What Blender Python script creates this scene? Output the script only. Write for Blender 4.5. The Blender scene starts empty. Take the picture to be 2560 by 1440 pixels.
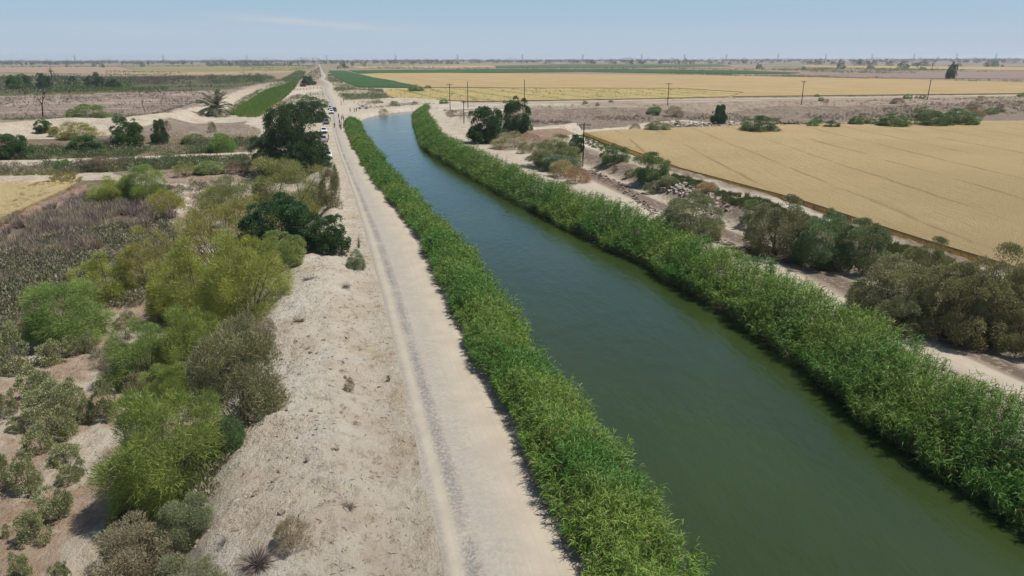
import bpy, bmesh, math, random
import numpy as np
R = math.radians
scene = bpy.context.scene
COL = scene.collection
random.seed(7)
# ------------------------------------------------------------------ camera
FPX = 1708.0; CH = 22.0; PITCH = math.atan(574 / FPX); ROLL = R(.13)
cam_d = bpy.data.cameras.new('camera'); cam = bpy.data.objects.new('camera', cam_d); COL.objects.link(cam)
cam_d.sensor_width = 36; cam_d.lens = 36 * FPX / 2560; cam_d.clip_start = .5; cam_d.clip_end = 40000
cam.location = (0, 0, CH); cam.rotation_mode = 'XYZ'
from mathutils import Matrix, Vector
cam.rotation_euler = (Matrix.Rotation(math.pi / 2 - PITCH, 3, 'X') @ Matrix.Rotation(-ROLL, 3, 'Z')).to_euler()
scene.camera = cam
# ------------------------------------------------------------------ sky, sun, exposure
SUN_EL, SUN_AZ = R(64), R(80)
w = bpy.data.worlds.new('World'); scene.world = w; w.use_nodes = True
nt = w.node_tree; nt.nodes.clear()
wo = nt.nodes.new('ShaderNodeOutputWorld'); bg = nt.nodes.new('ShaderNodeBackground')
sk = nt.nodes.new('ShaderNodeTexSky'); sk.sky_type = 'NISHITA'; sk.sun_disc = False
sk.sun_elevation = SUN_EL; sk.sun_rotation = SUN_AZ; sk.altitude = 0; sk.air_density = 1.0; sk.dust_density = 1.0; sk.ozone_density = 2.0
bg.inputs['Strength'].default_value = .085
tc = nt.nodes.new('ShaderNodeTexCoord')
def wmath(op, a, b=None, c=None):
    n = nt.nodes.new('ShaderNodeMath'); n.operation = op
    for i, v in enumerate((a, b, c)):
        if v is None: continue
        if isinstance(v, (int, float)): n.inputs[i].default_value = v
        else: nt.links.new(v, n.inputs[i])
    return n.outputs[0]
sx = nt.nodes.new('ShaderNodeSeparateXYZ'); nt.links.new(tc.outputs['Generated'], sx.inputs[0])
az = wmath('ARCTAN2', sx.outputs[0], sx.outputs[1])
mp = nt.nodes.new('ShaderNodeMapping'); mp.inputs['Scale'].default_value = (5, 5, 60); nt.links.new(tc.outputs['Generated'], mp.inputs[0])
cn = nt.nodes.new('ShaderNodeTexNoise'); cn.inputs['Scale'].default_value = 2.0; cn.inputs['Detail'].default_value = 6; nt.links.new(mp.outputs[0], cn.inputs[0])
# a thin cirrus streak low in the sky
d1 = wmath('MULTIPLY', wmath('ADD', az, .262), 10.0); d2 = wmath('MULTIPLY', wmath('SUBTRACT', sx.outputs[2], wmath('SUBTRACT', .0445, wmath('MULTIPLY', wmath('ADD', az, .262), .07))), 230.0)
gm = wmath('POWER', 2.718, wmath('MULTIPLY', wmath('ADD', wmath('MULTIPLY', d1, d1), wmath('MULTIPLY', d2, d2)), -1.0))
e1 = wmath('MULTIPLY', wmath('ADD', az, .45), 4.0); e2 = wmath('MULTIPLY', wmath('SUBTRACT', sx.outputs[2], .036), 60.0)
gm2 = wmath('POWER', 2.718, wmath('MULTIPLY', wmath('ADD', wmath('MULTIPLY', e1, e1), wmath('MULTIPLY', e2, e2)), -1.0))
cl = wmath('ADD', wmath('MULTIPLY', gm, wmath('MULTIPLY', cn.outputs[0], .95)), wmath('MULTIPLY', gm2, wmath('MULTIPLY', wmath('SUBTRACT', cn.outputs[0], .3), .35)))
cl = wmath('MAXIMUM', cl, 0.0)
# pale dusty air towards the horizon
el = wmath('MAXIMUM', sx.outputs[2], 0.0)
hzr = nt.nodes.new('ShaderNodeValToRGB'); nt.links.new(wmath('MULTIPLY', el, 4.0), hzr.inputs[0])
for i, (p_, c_) in enumerate([(0, (5.0, 5.85, 6.95)), (.12, (4.7, 5.85, 7.15)), (.34, (3.65, 5.65, 7.2)), (.54, (2.2, 4.5, 7.6)), (1, (1.5, 3.9, 7.6))]):
    e = hzr.color_ramp.elements[i] if i < 2 else hzr.color_ramp.elements.new(p_)
    e.position = p_; e.color = (c_[0] / 8, c_[1] / 8, c_[2] / 8, 1)
hz8 = nt.nodes.new('ShaderNodeMix'); hz8.data_type = 'RGBA'; hz8.blend_type = 'MULTIPLY'; hz8.inputs['Factor'].default_value = 1
nt.links.new(hzr.outputs[0], hz8.inputs['A']); hz8.inputs['B'].default_value = (8.9, 8.9, 8.9, 1)
mv = nt.nodes.new('ShaderNodeMix'); mv.data_type = 'RGBA'
nt.links.new(wmath('POWER', 2.718, wmath('MULTIPLY', wmath('MULTIPLY', el, el), -14.0)), mv.inputs['Factor']); nt.links.new(sk.outputs[0], mv.inputs['A']); nt.links.new(hz8.outputs['Result'], mv.inputs['B'])
mx = nt.nodes.new('ShaderNodeMix'); mx.data_type = 'RGBA'
nt.links.new(cl, mx.inputs['Factor']); nt.links.new(mv.outputs['Result'], mx.inputs['A']); mx.inputs['B'].default_value = (7.5, 7.4, 7.5, 1)
nt.links.new(mx.outputs['Result'], bg.inputs['Color']); nt.links.new(bg.outputs[0], wo.inputs[0])
sd = bpy.data.lights.new('sun', 'SUN'); sd.energy = 5.0; sd.angle = R(.53); sd.color = (1, .955, .88)
sun = bpy.data.objects.new('sun', sd); COL.objects.link(sun)
sv = Vector((math.cos(SUN_EL) * math.sin(SUN_AZ), math.cos(SUN_EL) * math.cos(SUN_AZ), math.sin(SUN_EL)))
sun.rotation_euler = sv.to_track_quat('Z', 'Y').to_euler(); sun.location = (0, 0, 60)
scene.view_settings.view_transform = 'Standard'; scene.view_settings.look = 'None'; scene.view_settings.gamma = 1
scene.view_settings.exposure = 0.0
scene.cycles.max_bounces = 6; scene.cycles.volume_bounces = 1; scene.cycles.transparent_max_bounces = 8

# ------------------------------------------------------------------ small helpers
def tag(o, label=None, cat=None, group=None, kind=None):
    if label: o['label'] = label
    if cat: o['category'] = cat
    if group: o['group'] = group
    if kind: o['kind'] = kind
    return o
def link(name, me, parent=None, mat=None):
    o = bpy.data.objects.new(name, me); COL.objects.link(o)
    if parent: o.parent = parent
    if mat and me: me.materials.append(mat)
    return o
def empty(name, loc=(0, 0, 0), rz=0):
    o = bpy.data.objects.new(name, None); COL.objects.link(o); o.location = loc; o.rotation_euler = (0, 0, rz); o.empty_display_size = .2
    return o
def npmesh(name, V, F, col=None, uv=None, smooth=False):
    V = np.asarray(V, np.float32); F = np.asarray(F, np.int32)
    me = bpy.data.meshes.new(name); n, k = F.shape
    me.vertices.add(len(V)); me.vertices.foreach_set('co', V.ravel())
    me.loops.add(n * k); me.loops.foreach_set('vertex_index', F.ravel())
    me.polygons.add(n); me.polygons.foreach_set('loop_start', np.arange(0, n * k, k, dtype=np.int32))
    me.polygons.foreach_set('loop_total', np.full(n, k, np.int32))
    if smooth: me.polygons.foreach_set('use_smooth', np.ones(n, bool))
    me.update(calc_edges=True)
    if col is not None:
        a = me.color_attributes.new('Col', 'FLOAT_COLOR', 'POINT')
        c = np.ones((len(V), 4), np.float32); c[:, :3] = col; a.data.foreach_set('color', c.ravel())
    if uv is not None:
        u = me.uv_layers.new(name='UVMap'); u.data.foreach_set('uv', np.asarray(uv, np.float32)[F.ravel()].ravel())
    return me
def smooth(x, a, b):
    t = np.clip((x - a) / (b - a), 0, 1); return t * t * (3 - 2 * t)
def _h(ix, iy, s):
    n = (ix.astype(np.int64) * 374761393 + iy.astype(np.int64) * 668265263 + s * 974711) & 0xffffffff
    n = ((n ^ (n >> 13)) * 1274126177) & 0xffffffff
    return ((n ^ (n >> 16)) & 0xffff) / 65535.0
def vn(x, y, s=0):
    ix, iy = np.floor(x), np.floor(y); fx, fy = x - ix, y - iy
    fx = fx * fx * (3 - 2 * fx); fy = fy * fy * (3 - 2 * fy)
    a, b, c, d = _h(ix, iy, s), _h(ix + 1, iy, s), _h(ix, iy + 1, s), _h(ix + 1, iy + 1, s)
    return (a + (b - a) * fx) * (1 - fy) + (c + (d - c) * fx) * fy
def fbm(x, y, s=0, o=4):
    r = 0; a = .5
    for i in range(o): r = r + a * (vn(x, y, s + i) - .5) * 2; x = x * 2.03 + 5.1; y = y * 2.03 + 1.7; a *= .5
    return r
# ------------------------------------------------------------------ pixel -> ground
def ray(px, py):
    u0 = (px - 1280) / FPX; v0 = (720 - py) / FPX; c, s = math.cos(ROLL), math.sin(ROLL)
    u = u0 * c + v0 * s; v = -u0 * s + v0 * c
    return u, math.cos(PITCH) + v * math.sin(PITCH), -math.sin(PITCH) + v * math.cos(PITCH)
def G(px, py, z=0.0):
    d = ray(px, py); t = (z - CH) / min(d[2], -1e-4); return (d[0] * t, d[1] * t)
def GL(pts, z=0.0): return [G(a, b, z) for a, b in pts]
def polydist(x, y, poly):
    # signed distance (positive on the right of the direction of travel) and the arc length of the nearest point
    best = np.full(x.shape, 1e18); sg = np.zeros(x.shape); arc = np.zeros(x.shape); L = 0
    for (x0, y0), (x1, y1) in zip(poly[:-1], poly[1:]):
        dx, dy = x1 - x0, y1 - y0; l2 = dx * dx + dy * dy
        t = np.clip(((x - x0) * dx + (y - y0) * dy) / l2, 0, 1)
        ex, ey = x - x0 - t * dx, y - y0 - t * dy; d2 = ex * ex + ey * ey
        m = d2 < best; best = np.where(m, d2, best)
        cr = dy * ex - dx * ey
        sg = np.where(m, np.sign(cr), sg); arc = np.where(m, L + t * math.sqrt(l2), arc); L += math.sqrt(l2)
    return np.sqrt(best) * sg, arc
def inpoly(x, y, poly):
    r = np.zeros(x.shape, bool); n = len(poly)
    for i in range(n):
        x0, y0 = poly[i]; x1, y1 = poly[(i + 1) % n]
        if y0 == y1: continue
        c = ((y0 > y) != (y1 > y)) & (x < (x1 - x0) * (y - y0) / (y1 - y0) + x0); r ^= c
    return r
def resample(poly, step):
    out = []
    P0 = np.array(poly, float)
    # Catmull-Rom through the points
    Q = np.vstack([2 * P0[0] - P0[1], P0, 2 * P0[-1] - P0[-2]])
    for i in range(1, len(Q) - 2):
        a, b, c, d = Q[i - 1], Q[i], Q[i + 1], Q[i + 2]; n = max(2, int(np.linalg.norm(c - b) / step))
        for k in range(n):
            t = k / n; out.append(tuple(.5 * ((2 * b) + (c - a) * t + (2 * a - 5 * b + 4 * c - d) * t * t + (3 * b - a - 3 * c + d) * t ** 3)))
    out.append(tuple(P0[-1])); return out
# ------------------------------------------------------------------ the lines that shape the land (metres)
ROAD_L = [(4.3, -20), (-.6, 10)] + GL([(1095, 1440), (1040, 1150), (975, 850), (925, 650), (890, 520), (862, 430), (845, 380), (832, 330), (827, 300), (820, 260), (808, 232), (806, 222), (812, 215), (808, 206), (797, 200), (803, 190), (800, 178), (797, 165), (797, 156)])
ROAD_R = [(9.5, -20), (5.6, 10)] + GL([(1450, 1440), (1340, 1190), (1200, 930), (1060, 630), (962, 490), (900, 400), (872, 345), (862, 310), (853, 280), (846, 256), (834, 232), (831, 222), (832, 213), (820, 203), (811, 198), (815, 188), (807, 178), (801, 165), (799, 156)])
CAN_L = [(13.5, -20), (10.3, 10), (7.4, 25), (5.9, 33), (2.3, 46), (-6.0, 79), (-16.6, 113), (-29.3, 156), (-43.2, 206), (-53.5, 245), (-59, 272), (-60.5, 290), (-58.5, 308), (-50, 328), (-38, 345), (-22, 353), (0, 358), (30, 359)]
CAN_R = [(36, -20), (31.5, 12)] + GL([(2560, 1310), (2200, 1090), (1980, 900), (1640, 680), (1320, 520), (1080, 385), (1052, 345), (1036, 300), (1050, 283)], -1.5) + [(-33, 331), (-20, 340), (0, 346), (30, 349)]
RR_L = [(47, -20), (40, 15)] + GL([(2560, 1010), (2100, 800), (1700, 598), (1400, 446), (1150, 324), (1090, 299)]) + [(-33.5, 300), (-31, 320), (-16, 331), (10, 336), (60, 337)]
RR_R = [(52, -20), (45, 18)] + GL([(2560, 915), (2300, 790), (2100, 682), (1700, 522), (1450, 415), (1200, 315), (1140, 288)]) + [(-24, 304), (-22, 313), (-12, 322), (10, 328), (60, 330)]
WHEAT_E = [(86, -20), (63, 45)] + GL([(2560, 690), (2300, 610), (2000, 510), (1700, 428), (1560, 375), (1480, 345), (1462, 337)], -.8)
CANAL = CAN_L + CAN_R[::-1]
BERMS = [  # ridge line, height, half width
    (GL([(1250, 300), (1400, 290), (1650, 284), (1900, 284), (2150, 280), (2400, 275), (2900, 262)]), 2.6, 9, .9),
    (GL([(1480, 262), (1700, 264), (2000, 262), (2300, 256), (2900, 240)]), 1.2, 6, .3),
    (GL([(-300, 345), (0, 322), (150, 313), (300, 310), (420, 296), (520, 262), (590, 232), (660, 212)]), 3.4, 8, .5),
    (GL([(330, 345), (450, 335), (560, 328), (640, 322)]), 1.8, 8, .9),
    (GL([(640, 300), (690, 275), (740, 240)]), 1.0, 8, .4),
    (GL([(-200, 425), (100, 420), (400, 408), (640, 402)]), .7, 5, .7),
    (GL([(960, 252), (1010, 250), (1080, 256)]), 1.3, 8, .4),
    (GL([(1150, 300), (1190, 310), (1240, 320)]), 1.2, 7, .8),
]
WHEAT_POLY = WHEAT_E + GL([(1520, 331), (1700, 324), (2100, 312), (2560, 300)], -.8) + [(420, 290), (420, -20)]
def hgt(x, y, detail=True):
    x = np.asarray(x, float); y = np.asarray(y, float)
    far = 1 - smooth(np.hypot(x, y), 420, 700)
    a = -polydist(x, y, ROAD_L)[0]                        # metres left of the road
    m0 = 9.0 - 6.0 * smooth(y, 72, 98) + 4.5 * smooth(y, 120, 170)
    mh = .9 - .85 * smooth(y, 90, 150)
    low = -2.6 + 1.4 * smooth(y, 120, 260)
    hl = mh * smooth(a, .8, 4.5) + (low - mh) * smooth(a, m0, m0 + 5.5)
    hl = hl + (y < 100) * (1 - smooth(y, 82, 98)) * (.45 * np.exp(-((a - 6.2) / 2.4) ** 2) + .35 * smooth(a, 2, 4) * fbm(x / 3.6, y / 4.5, 33, 3) - .5 * np.abs(fbm(x / 5, y / 1.6, 35, 3)) * np.exp(-((a - m0 - 2.5) / 2.0) ** 2))
    b = polydist(x, y, RR_R)[0]
    wd = polydist(x, y, WHEAT_E)[0]
    inw = inpoly(x, y, WHEAT_POLY)
    hr = 1.7 * smooth(b, 1.0, 5.5) * (1 - smooth(wd, -9, -2)) - .8 * smooth(wd, -7, -1.5)
    hr = np.where(y > 225, hr * (1 - smooth(y, 225, 260)), hr)
    h = np.where(a > 0, hl, np.where(b > 0, hr, 0)) * far
    rough = np.where(a > 0, smooth(a, .5, 3), np.where(b > 0, smooth(b, .5, 3) * (1 - smooth(wd, -2, 0)), 0.0))
    rough = np.where(inw, 0, rough)
    for line, hh, hw, g in BERMS:
        d, s = polydist(x, y, line); d = np.abs(d)
        wob = 1 + g * .5 * fbm(s / 9 + 3, d / 6, 41, 3)
        h = h + hh * np.exp(-(d / hw) ** 2) * wob * far * np.where(inw, 0, 1)
        rough = np.maximum(rough, g * np.exp(-(d / hw) ** 2))
    if detail:
        h = h + far * rough * (.30 * fbm(x / 7, y / 7, 3, 3) + .27 * fbm(x / 1.6, y / 1.6, 9, 4) * np.where(np.hypot(x, y) < 160, 1, .4))
        e = np.zeros(x.shape)
        for line, hh, hw, g in BERMS:
            if g > .8: e = np.maximum(e, np.exp(-(polydist(x, y, line)[0] / (hw * 1.3)) ** 2))
        h = h + far * e * np.where(inw, 0, 1) * (1.1 * np.abs(fbm(x / 6, y / 9, 51, 4)) + .5 * fbm(x / 2.2, y / 3.5, 55, 3) - .2)
        # clods pushed up along the bank by the right-hand road
        cl = np.exp(-((b - 4.3 - 1.2 * vn(x / 6, y / 6, 5)) / 1.3) ** 2) * (y < 240) * smooth(vn(x / 9, y / 9, 15), .25, .55)
        h = h + cl * .55 * (fbm(x / .8, y / .8, 22, 3) + .2)
    # canal
    inc = inpoly(x, y, CANAL)
    dc = np.minimum(np.abs(polydist(x, y, CAN_L)[0]), np.abs(polydist(x, y, CAN_R)[0]))
    bank = np.where(inc, -1.6 - np.minimum(1.4, dc * .5), -1.6 + 1.6 * smooth(dc, 0, 3.2))
    near = (dc < 3.2) | inc
    return np.where(near, np.minimum(h, bank), h)
HGX, HGY = np.arange(-420, 421, 1.0), np.arange(10, 640, 1.0)
HGRID = hgt(*np.meshgrid(HGX, HGY))
def hq(x, y):
    x = np.asarray(x, float); y = np.asarray(y, float); u = np.clip(x + 420, 0, 838.99); v = np.clip(y - 10, 0, 627.99); i, j = u.astype(int), v.astype(int); a, b = u - i, v - j
    z = (HGRID[j, i] * (1 - a) + HGRID[j, i + 1] * a) * (1 - b) + (HGRID[j + 1, i] * (1 - a) + HGRID[j + 1, i + 1] * a) * b
    return np.where((np.abs(x) < 419) & (y > 10) & (y < 638), z, 0.0)
def h1(x, y): return float(hq(x, y))
def P(px, py):
    z = 0.0
    for i in range(7):
        x, y = G(px, py, z); z = .5 * z + .5 * h1(x, y) if i else h1(x, y)
    return x, y, h1(x, y)
def PL(pts): return [P(a, b)[:2] for a, b in pts]
# ------------------------------------------------------------------ materials
def newmat(name):
    m = bpy.data.materials.new(name); m.use_nodes = True; m.node_tree.nodes.clear()
    return m, m.node_tree
class NT:
    def __init__(s, nt): s.nt = nt
    def n(s, t, **kw):
        n = s.nt.nodes.new('ShaderNode' + t)
        for k, v in kw.items():
            if k.startswith('_'): setattr(n, k[1:], v)
            else: s.set(n.inputs[k.replace('__', ' ')], v)
        return n
    def set(s, inp, v):
        if hasattr(v, 'is_linked'): s.nt.links.new(v, inp)
        elif isinstance(v, tuple) and len(v) == 3 and inp.type == 'RGBA': inp.default_value = (*v, 1)
        else: inp.default_value = v
    def math(s, op, a, b=None, clamp=False):
        n = s.nt.nodes.new('ShaderNodeMath'); n.operation = op; n.use_clamp = clamp
        s.set(n.inputs[0], a)
        if b is not None: s.set(n.inputs[1], b)
        return n.outputs[0]
    def mix(s, f, a, b, mode='MIX'):
        n = s.nt.nodes.new('ShaderNodeMix'); n.data_type = 'RGBA'; n.blend_type = mode
        s.set(n.inputs['Factor'], f); s.set(n.inputs['A'], a); s.set(n.inputs['B'], b); return n.outputs['Result']
    def noise(s, vec, scale, detail=4, rough=.55):
        n = s.nt.nodes.new('ShaderNodeTexNoise'); s.nt.links.new(vec, n.inputs['Vector'])
        n.inputs['Scale'].default_value = scale; n.inputs['Detail'].default_value = detail; n.inputs['Roughness'].default_value = rough
        return n.outputs['Fac']
    def ramp(s, f, lo, hi, smoothed=True):
        n = s.nt.nodes.new('ShaderNodeMapRange'); s.set(n.inputs[0], f); n.inputs[1].default_value = lo; n.inputs[2].default_value = hi
        if smoothed: n.interpolation_type = 'SMOOTHSTEP'
        return n.outputs[0]
    def out(s, sh): s.nt.links.new(sh, s.nt.nodes.new('ShaderNodeOutputMaterial').inputs[0])
    def principled(s, col, rough=.9, spec=.1, bump=None, bstr=.5, bdist=.1):
        p = s.n('BsdfPrincipled'); s.set(p.inputs['Base Color'], col); s.set(p.inputs['Roughness'], rough); s.set(p.inputs['Specular IOR Level'], spec)
        if bump is not None:
            b = s.n('Bump'); s.set(b.inputs['Height'], bump); b.inputs['Strength'].default_value = bstr; b.inputs['Distance'].default_value = bdist
            s.nt.links.new(b.outputs[0], p.inputs['Normal'])
        s.out(p.outputs[0]); return p
    def obj(s): return s.n('TexCoord').outputs['Object']
def plain(name, col, rough=.8, spec=.2, var=.15, scale=8, metal=0):
    m, t = newmat(name); q = NT(t); f = q.noise(q.obj(), scale, 4)
    c = q.mix(f, tuple(v * (1 - var) for v in col), tuple(min(1, v * (1 + var)) for v in col))
    p = q.principled(c, rough, spec); p.inputs['Metallic'].default_value = metal; return m
def tinted(name, rough=.6, spec=.3, coat=0):
    m, t = newmat(name); q = NT(t); oi = q.n('ObjectInfo'); f = q.noise(q.obj(), 6, 3)
    c = q.mix(q.math('MULTIPLY', f, .22), oi.outputs['Color'], (.3, .27, .22)); p = q.principled(c, rough, spec); p.inputs['Coat Weight'].default_value = coat; return m
def foliage(name, transl=.38):
    m, t = newmat(name); q = NT(t); a = q.n('Attribute', _attribute_name='Col'); oi = q.n('ObjectInfo')
    c = q.mix(1.0, a.outputs['Color'], oi.outputs['Color'], 'MULTIPLY')
    p = q.n('BsdfPrincipled'); q.set(p.inputs['Base Color'], c); p.inputs['Roughness'].default_value = .55; p.inputs['Specular IOR Level'].default_value = .25
    tr = q.n('BsdfTranslucent'); q.set(tr.inputs['Color'], q.mix(1.0, c, (transl, transl, transl * .8), 'MULTIPLY'))
    ms = q.n('AddShader'); t.links.new(p.outputs[0], ms.inputs[0]); t.links.new(tr.outputs[0], ms.inputs[1]); q.out(ms.outputs[0]); return m
M_LEAF = foliage('leaf_material'); M_DRY = foliage('dry_stem_material', .15)
M_BARK = plain('bark_material', (.13, .10, .075), .9, .1, .4, 14)
M_WOOD = plain('pole_wood', (.045, .034, .028), .85, .15, .35, 5)
M_STEEL = plain('galvanised_steel', (.32, .33, .35), .5, .4, .15, 2, .6)
M_CHAR = plain('charred_wood', (.035, .03, .028), .95, .1, .4, 6)

def ground_material():
    m, t = newmat('dry_ground'); q = NT(t); o = q.obj()
    a = q.n('Attribute', _attribute_name='Col').outputs['Color']
    n1 = q.noise(o, .23, 6, .6); n2 = q.noise(o, 1.3, 8, .65); n3 = q.noise(o, 7, 6, .7)
    c = q.mix(q.ramp(n1, .35, .7), a, (.84, .78, .70), 'MULTIPLY')
    st_ = q.n('Mapping'); t.links.new(o, st_.inputs[0]); st_.inputs['Scale'].default_value = (1, .55, 1); st_.inputs['Rotation'].default_value = (0, 0, .5); n4 = q.noise(st_.outputs[0], 1.7, 10, .75)
    c = q.mix(q.math('MULTIPLY', q.ramp(n2, .50, .66), .4), c, q.mix(1.0, c, (.55, .49, .44), 'MULTIPLY'))
    c = q.mix(q.math('MULTIPLY', q.math('MULTIPLY', q.ramp(n4, .55, .63), q.ramp(n1, .36, .56)), .85), c, q.mix(1.0, c, (.42, .36, .31), 'MULTIPLY'))
    c = q.mix(q.math('MULTIPLY', q.ramp(n3, .58, .72), .25), c, q.mix(1.0, c, (.45, .40, .36), 'MULTIPLY'))
    c = q.mix(q.math('MULTIPLY', q.ramp(n2, .46, .32), .45), c, (.58, .525, .43))
    hb = q.math('ADD', q.math('MULTIPLY', n2, 1.6), q.math('ADD', q.math('MULTIPLY', n3, .5), q.math('MULTIPLY', n4, -1.1)))
    q.principled(c, .95, .05, hb, 1.0, .34); return m
def road_material(kind):
    m, t = newmat(kind + '_surface'); q = NT(t); uv = q.n('UVMap').outputs[0]; o = q.obj()
    s = q.n('SeparateXYZ', Vector=uv); u, v = s.outputs[0], s.outputs[1]
    fine = q.noise(o, 9, 6, .75); med = q.noise(o, .5, 5, .6)
    mpn = q.n('Mapping'); t.links.new(uv, mpn.inputs[0]); mpn.inputs['Scale'].default_value = (26, .035, 1); streak = q.noise(mpn.outputs[0], 1, 4, .6)
    base = q.mix(q.ramp(med, .3, .7), (.365, .32, .25), (.42, .37, .29))
    base = q.mix(q.math('MULTIPLY', q.ramp(streak, .45, .7), .4), base, (.335, .295, .235))
    if kind == 'canal_road':
        mp2 = q.n('Mapping'); t.links.new(uv, mp2.inputs[0]); mp2.inputs['Scale'].default_value = (1, .05, 1); wob = q.noise(mp2.outputs[0], 1, 3)
        uu = q.math('ADD', u, q.math('MULTIPLY', q.math('SUBTRACT', wob, .5), .06))
        def band(c, wd, amp):
            d = q.math('ABSOLUTE', q.math('SUBTRACT', uu, c)); return q.math('MULTIPLY', q.ramp(d, wd, 0.0), amp)
        grav = q.noise(o, 5, 8, .85)
        g1 = q.math('MULTIPLY', band(.26, .11, 1.35), q.ramp(grav, .36, .64))
        g2 = q.math('MULTIPLY', band(.06, .07, .9), q.ramp(grav, .34, .64))
        g3 = q.math('MULTIPLY', band(.40, .42, 1.1), q.ramp(grav, .34, .66))
        g1 = q.math('MULTIPLY', q.math('MINIMUM', g1, .8), q.ramp(q.noise(o, .28, 4), .25, .55)); c = q.mix(g3, base, (.29, .272, .245)); c = q.mix(g2, c, (.235, .222, .21)); c = q.mix(g1, c, (.15, .148, .15))
        # washboard ripples across the middle of the road
        ph = q.math('ADD', q.math('MULTIPLY', v, 7.0), q.math('MULTIPLY', q.noise(o, .9, 4), 9.0))
        wv = q.math('SINE', ph); msk = q.math('MULTIPLY', band(.50, .26, 1.0), q.ramp(q.noise(o, .35, 3), .38, .62))
        c = q.mix(q.math('MULTIPLY', q.math('MULTIPLY', q.ramp(wv, .35, 1.0), msk), .38), c, (.29, .26, .215))
        hb = q.math('ADD', q.math('MULTIPLY', q.math('MULTIPLY', wv, msk), .35), q.math('MULTIPLY', fine, .35))
    elif kind == 'bank_road':
        d = q.math('ABSOLUTE', q.math('SUBTRACT', u, .76)); cl = q.math('MULTIPLY', q.ramp(d, .22, .08), q.ramp(q.noise(o, 1.6, 6, .75), .40, .56))
        d2 = q.math('ABSOLUTE', q.math('SUBTRACT', u, .22)); cl2 = q.math('MULTIPLY', q.ramp(d2, .12, .02), .35)
        c = q.mix(q.ramp(d, .28, .2), base, (.255, .205, .16)); c = q.mix(cl, c, (.13, .10, .075)); c = q.mix(cl2, c, (.36, .31, .25))
        hb = q.math('ADD', q.math('MULTIPLY', cl, 1.2), q.math('MULTIPLY', fine, .4))
    else:
        c = base; hb = fine
    c = q.mix(q.math('MULTIPLY', q.ramp(fine, .55, .75), .35), c, (.27, .235, .195))
    q.principled(c, .95, .05, hb, .7, .08); return m
def field_material(name, c1, c2, c3, ang, row=1.0, lines=14.0, linec=None, weed=None, lw=.45):
    m, t = newmat(name); q = NT(t); o = q.obj()
    r = q.n('Mapping'); t.links.new(o, r.inputs[0]); r.inputs['Rotation'].default_value = (0, 0, ang)
    st = q.n('Mapping'); t.links.new(r.outputs[0], st.inputs[0]); st.inputs['Scale'].default_value = (.10, 1, 1)
    big = q.noise(o, .03, 4); med = q.noise(st.outputs[0], .55 * row, 6, .7); fine = q.noise(o, 2.6 * row, 6, .8)
    c = q.mix(q.ramp(big, .35, .65), c1, c2); c = q.mix(q.math('MULTIPLY', q.ramp(med, .5, .75), .6), c, c3)
    c = q.mix(q.math('MULTIPLY', q.ramp(fine, .46, .66), .6), c, tuple(v * .62 for v in c3))
    if linec:
        s = q.n('SeparateXYZ', Vector=r.outputs[0]); y = q.math('ADD', s.outputs[1], q.math('MULTIPLY', q.noise(o, .05, 2), 3.0))
        fr = q.math('ABSOLUTE', q.math('SUBTRACT', q.math('FRACT', q.math('DIVIDE', y, lines)), .5))
        gap = q.ramp(q.noise(st.outputs[0], .35, 5, .7), .40, .56)
        c = q.mix(q.math('MULTIPLY', q.math('MULTIPLY', q.ramp(fr, lw / lines * 1.6, lw * .3 / lines), gap), .6), c, linec)
    if weed:
        c = q.mix(q.math('MULTIPLY', q.ramp(q.noise(st.outputs[0], .22, 6, .75), .56, .64), .8), c, weed)
    q.principled(c, .9, .08, q.math('ADD', fine, med), 1.0, .4); return m
M_GROUND = ground_material()
def water_material():
    m, t = newmat('canal_water'); q = NT(t); o = q.obj()
    mp = q.n('Mapping'); t.links.new(o, mp.inputs[0]); mp.inputs['Rotation'].default_value = (0, 0, R(-15)); mp.inputs['Scale'].default_value = (1, .45, 1)
    big = q.noise(mp.outputs[0], .06, 4); rip = q.noise(mp.outputs[0], 1.1, 5, .6); sm = q.noise(o, 5.5, 3, .5); swirl = q.noise(mp.outputs[0], .22, 5, .6)
    c = q.mix(q.ramp(big, .35, .65), (.024, .040, .012), (.031, .049, .014))
    hb = q.math('ADD', q.math('ADD', q.math('MULTIPLY', rip, .9), q.math('MULTIPLY', sm, .08)), q.math('MULTIPLY', swirl, .9))
    p = q.principled(c, .08, .5, hb, .5, .17); p.inputs['IOR'].default_value = 1.333; p.inputs['Specular IOR Level'].default_value = .7; return m
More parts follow.
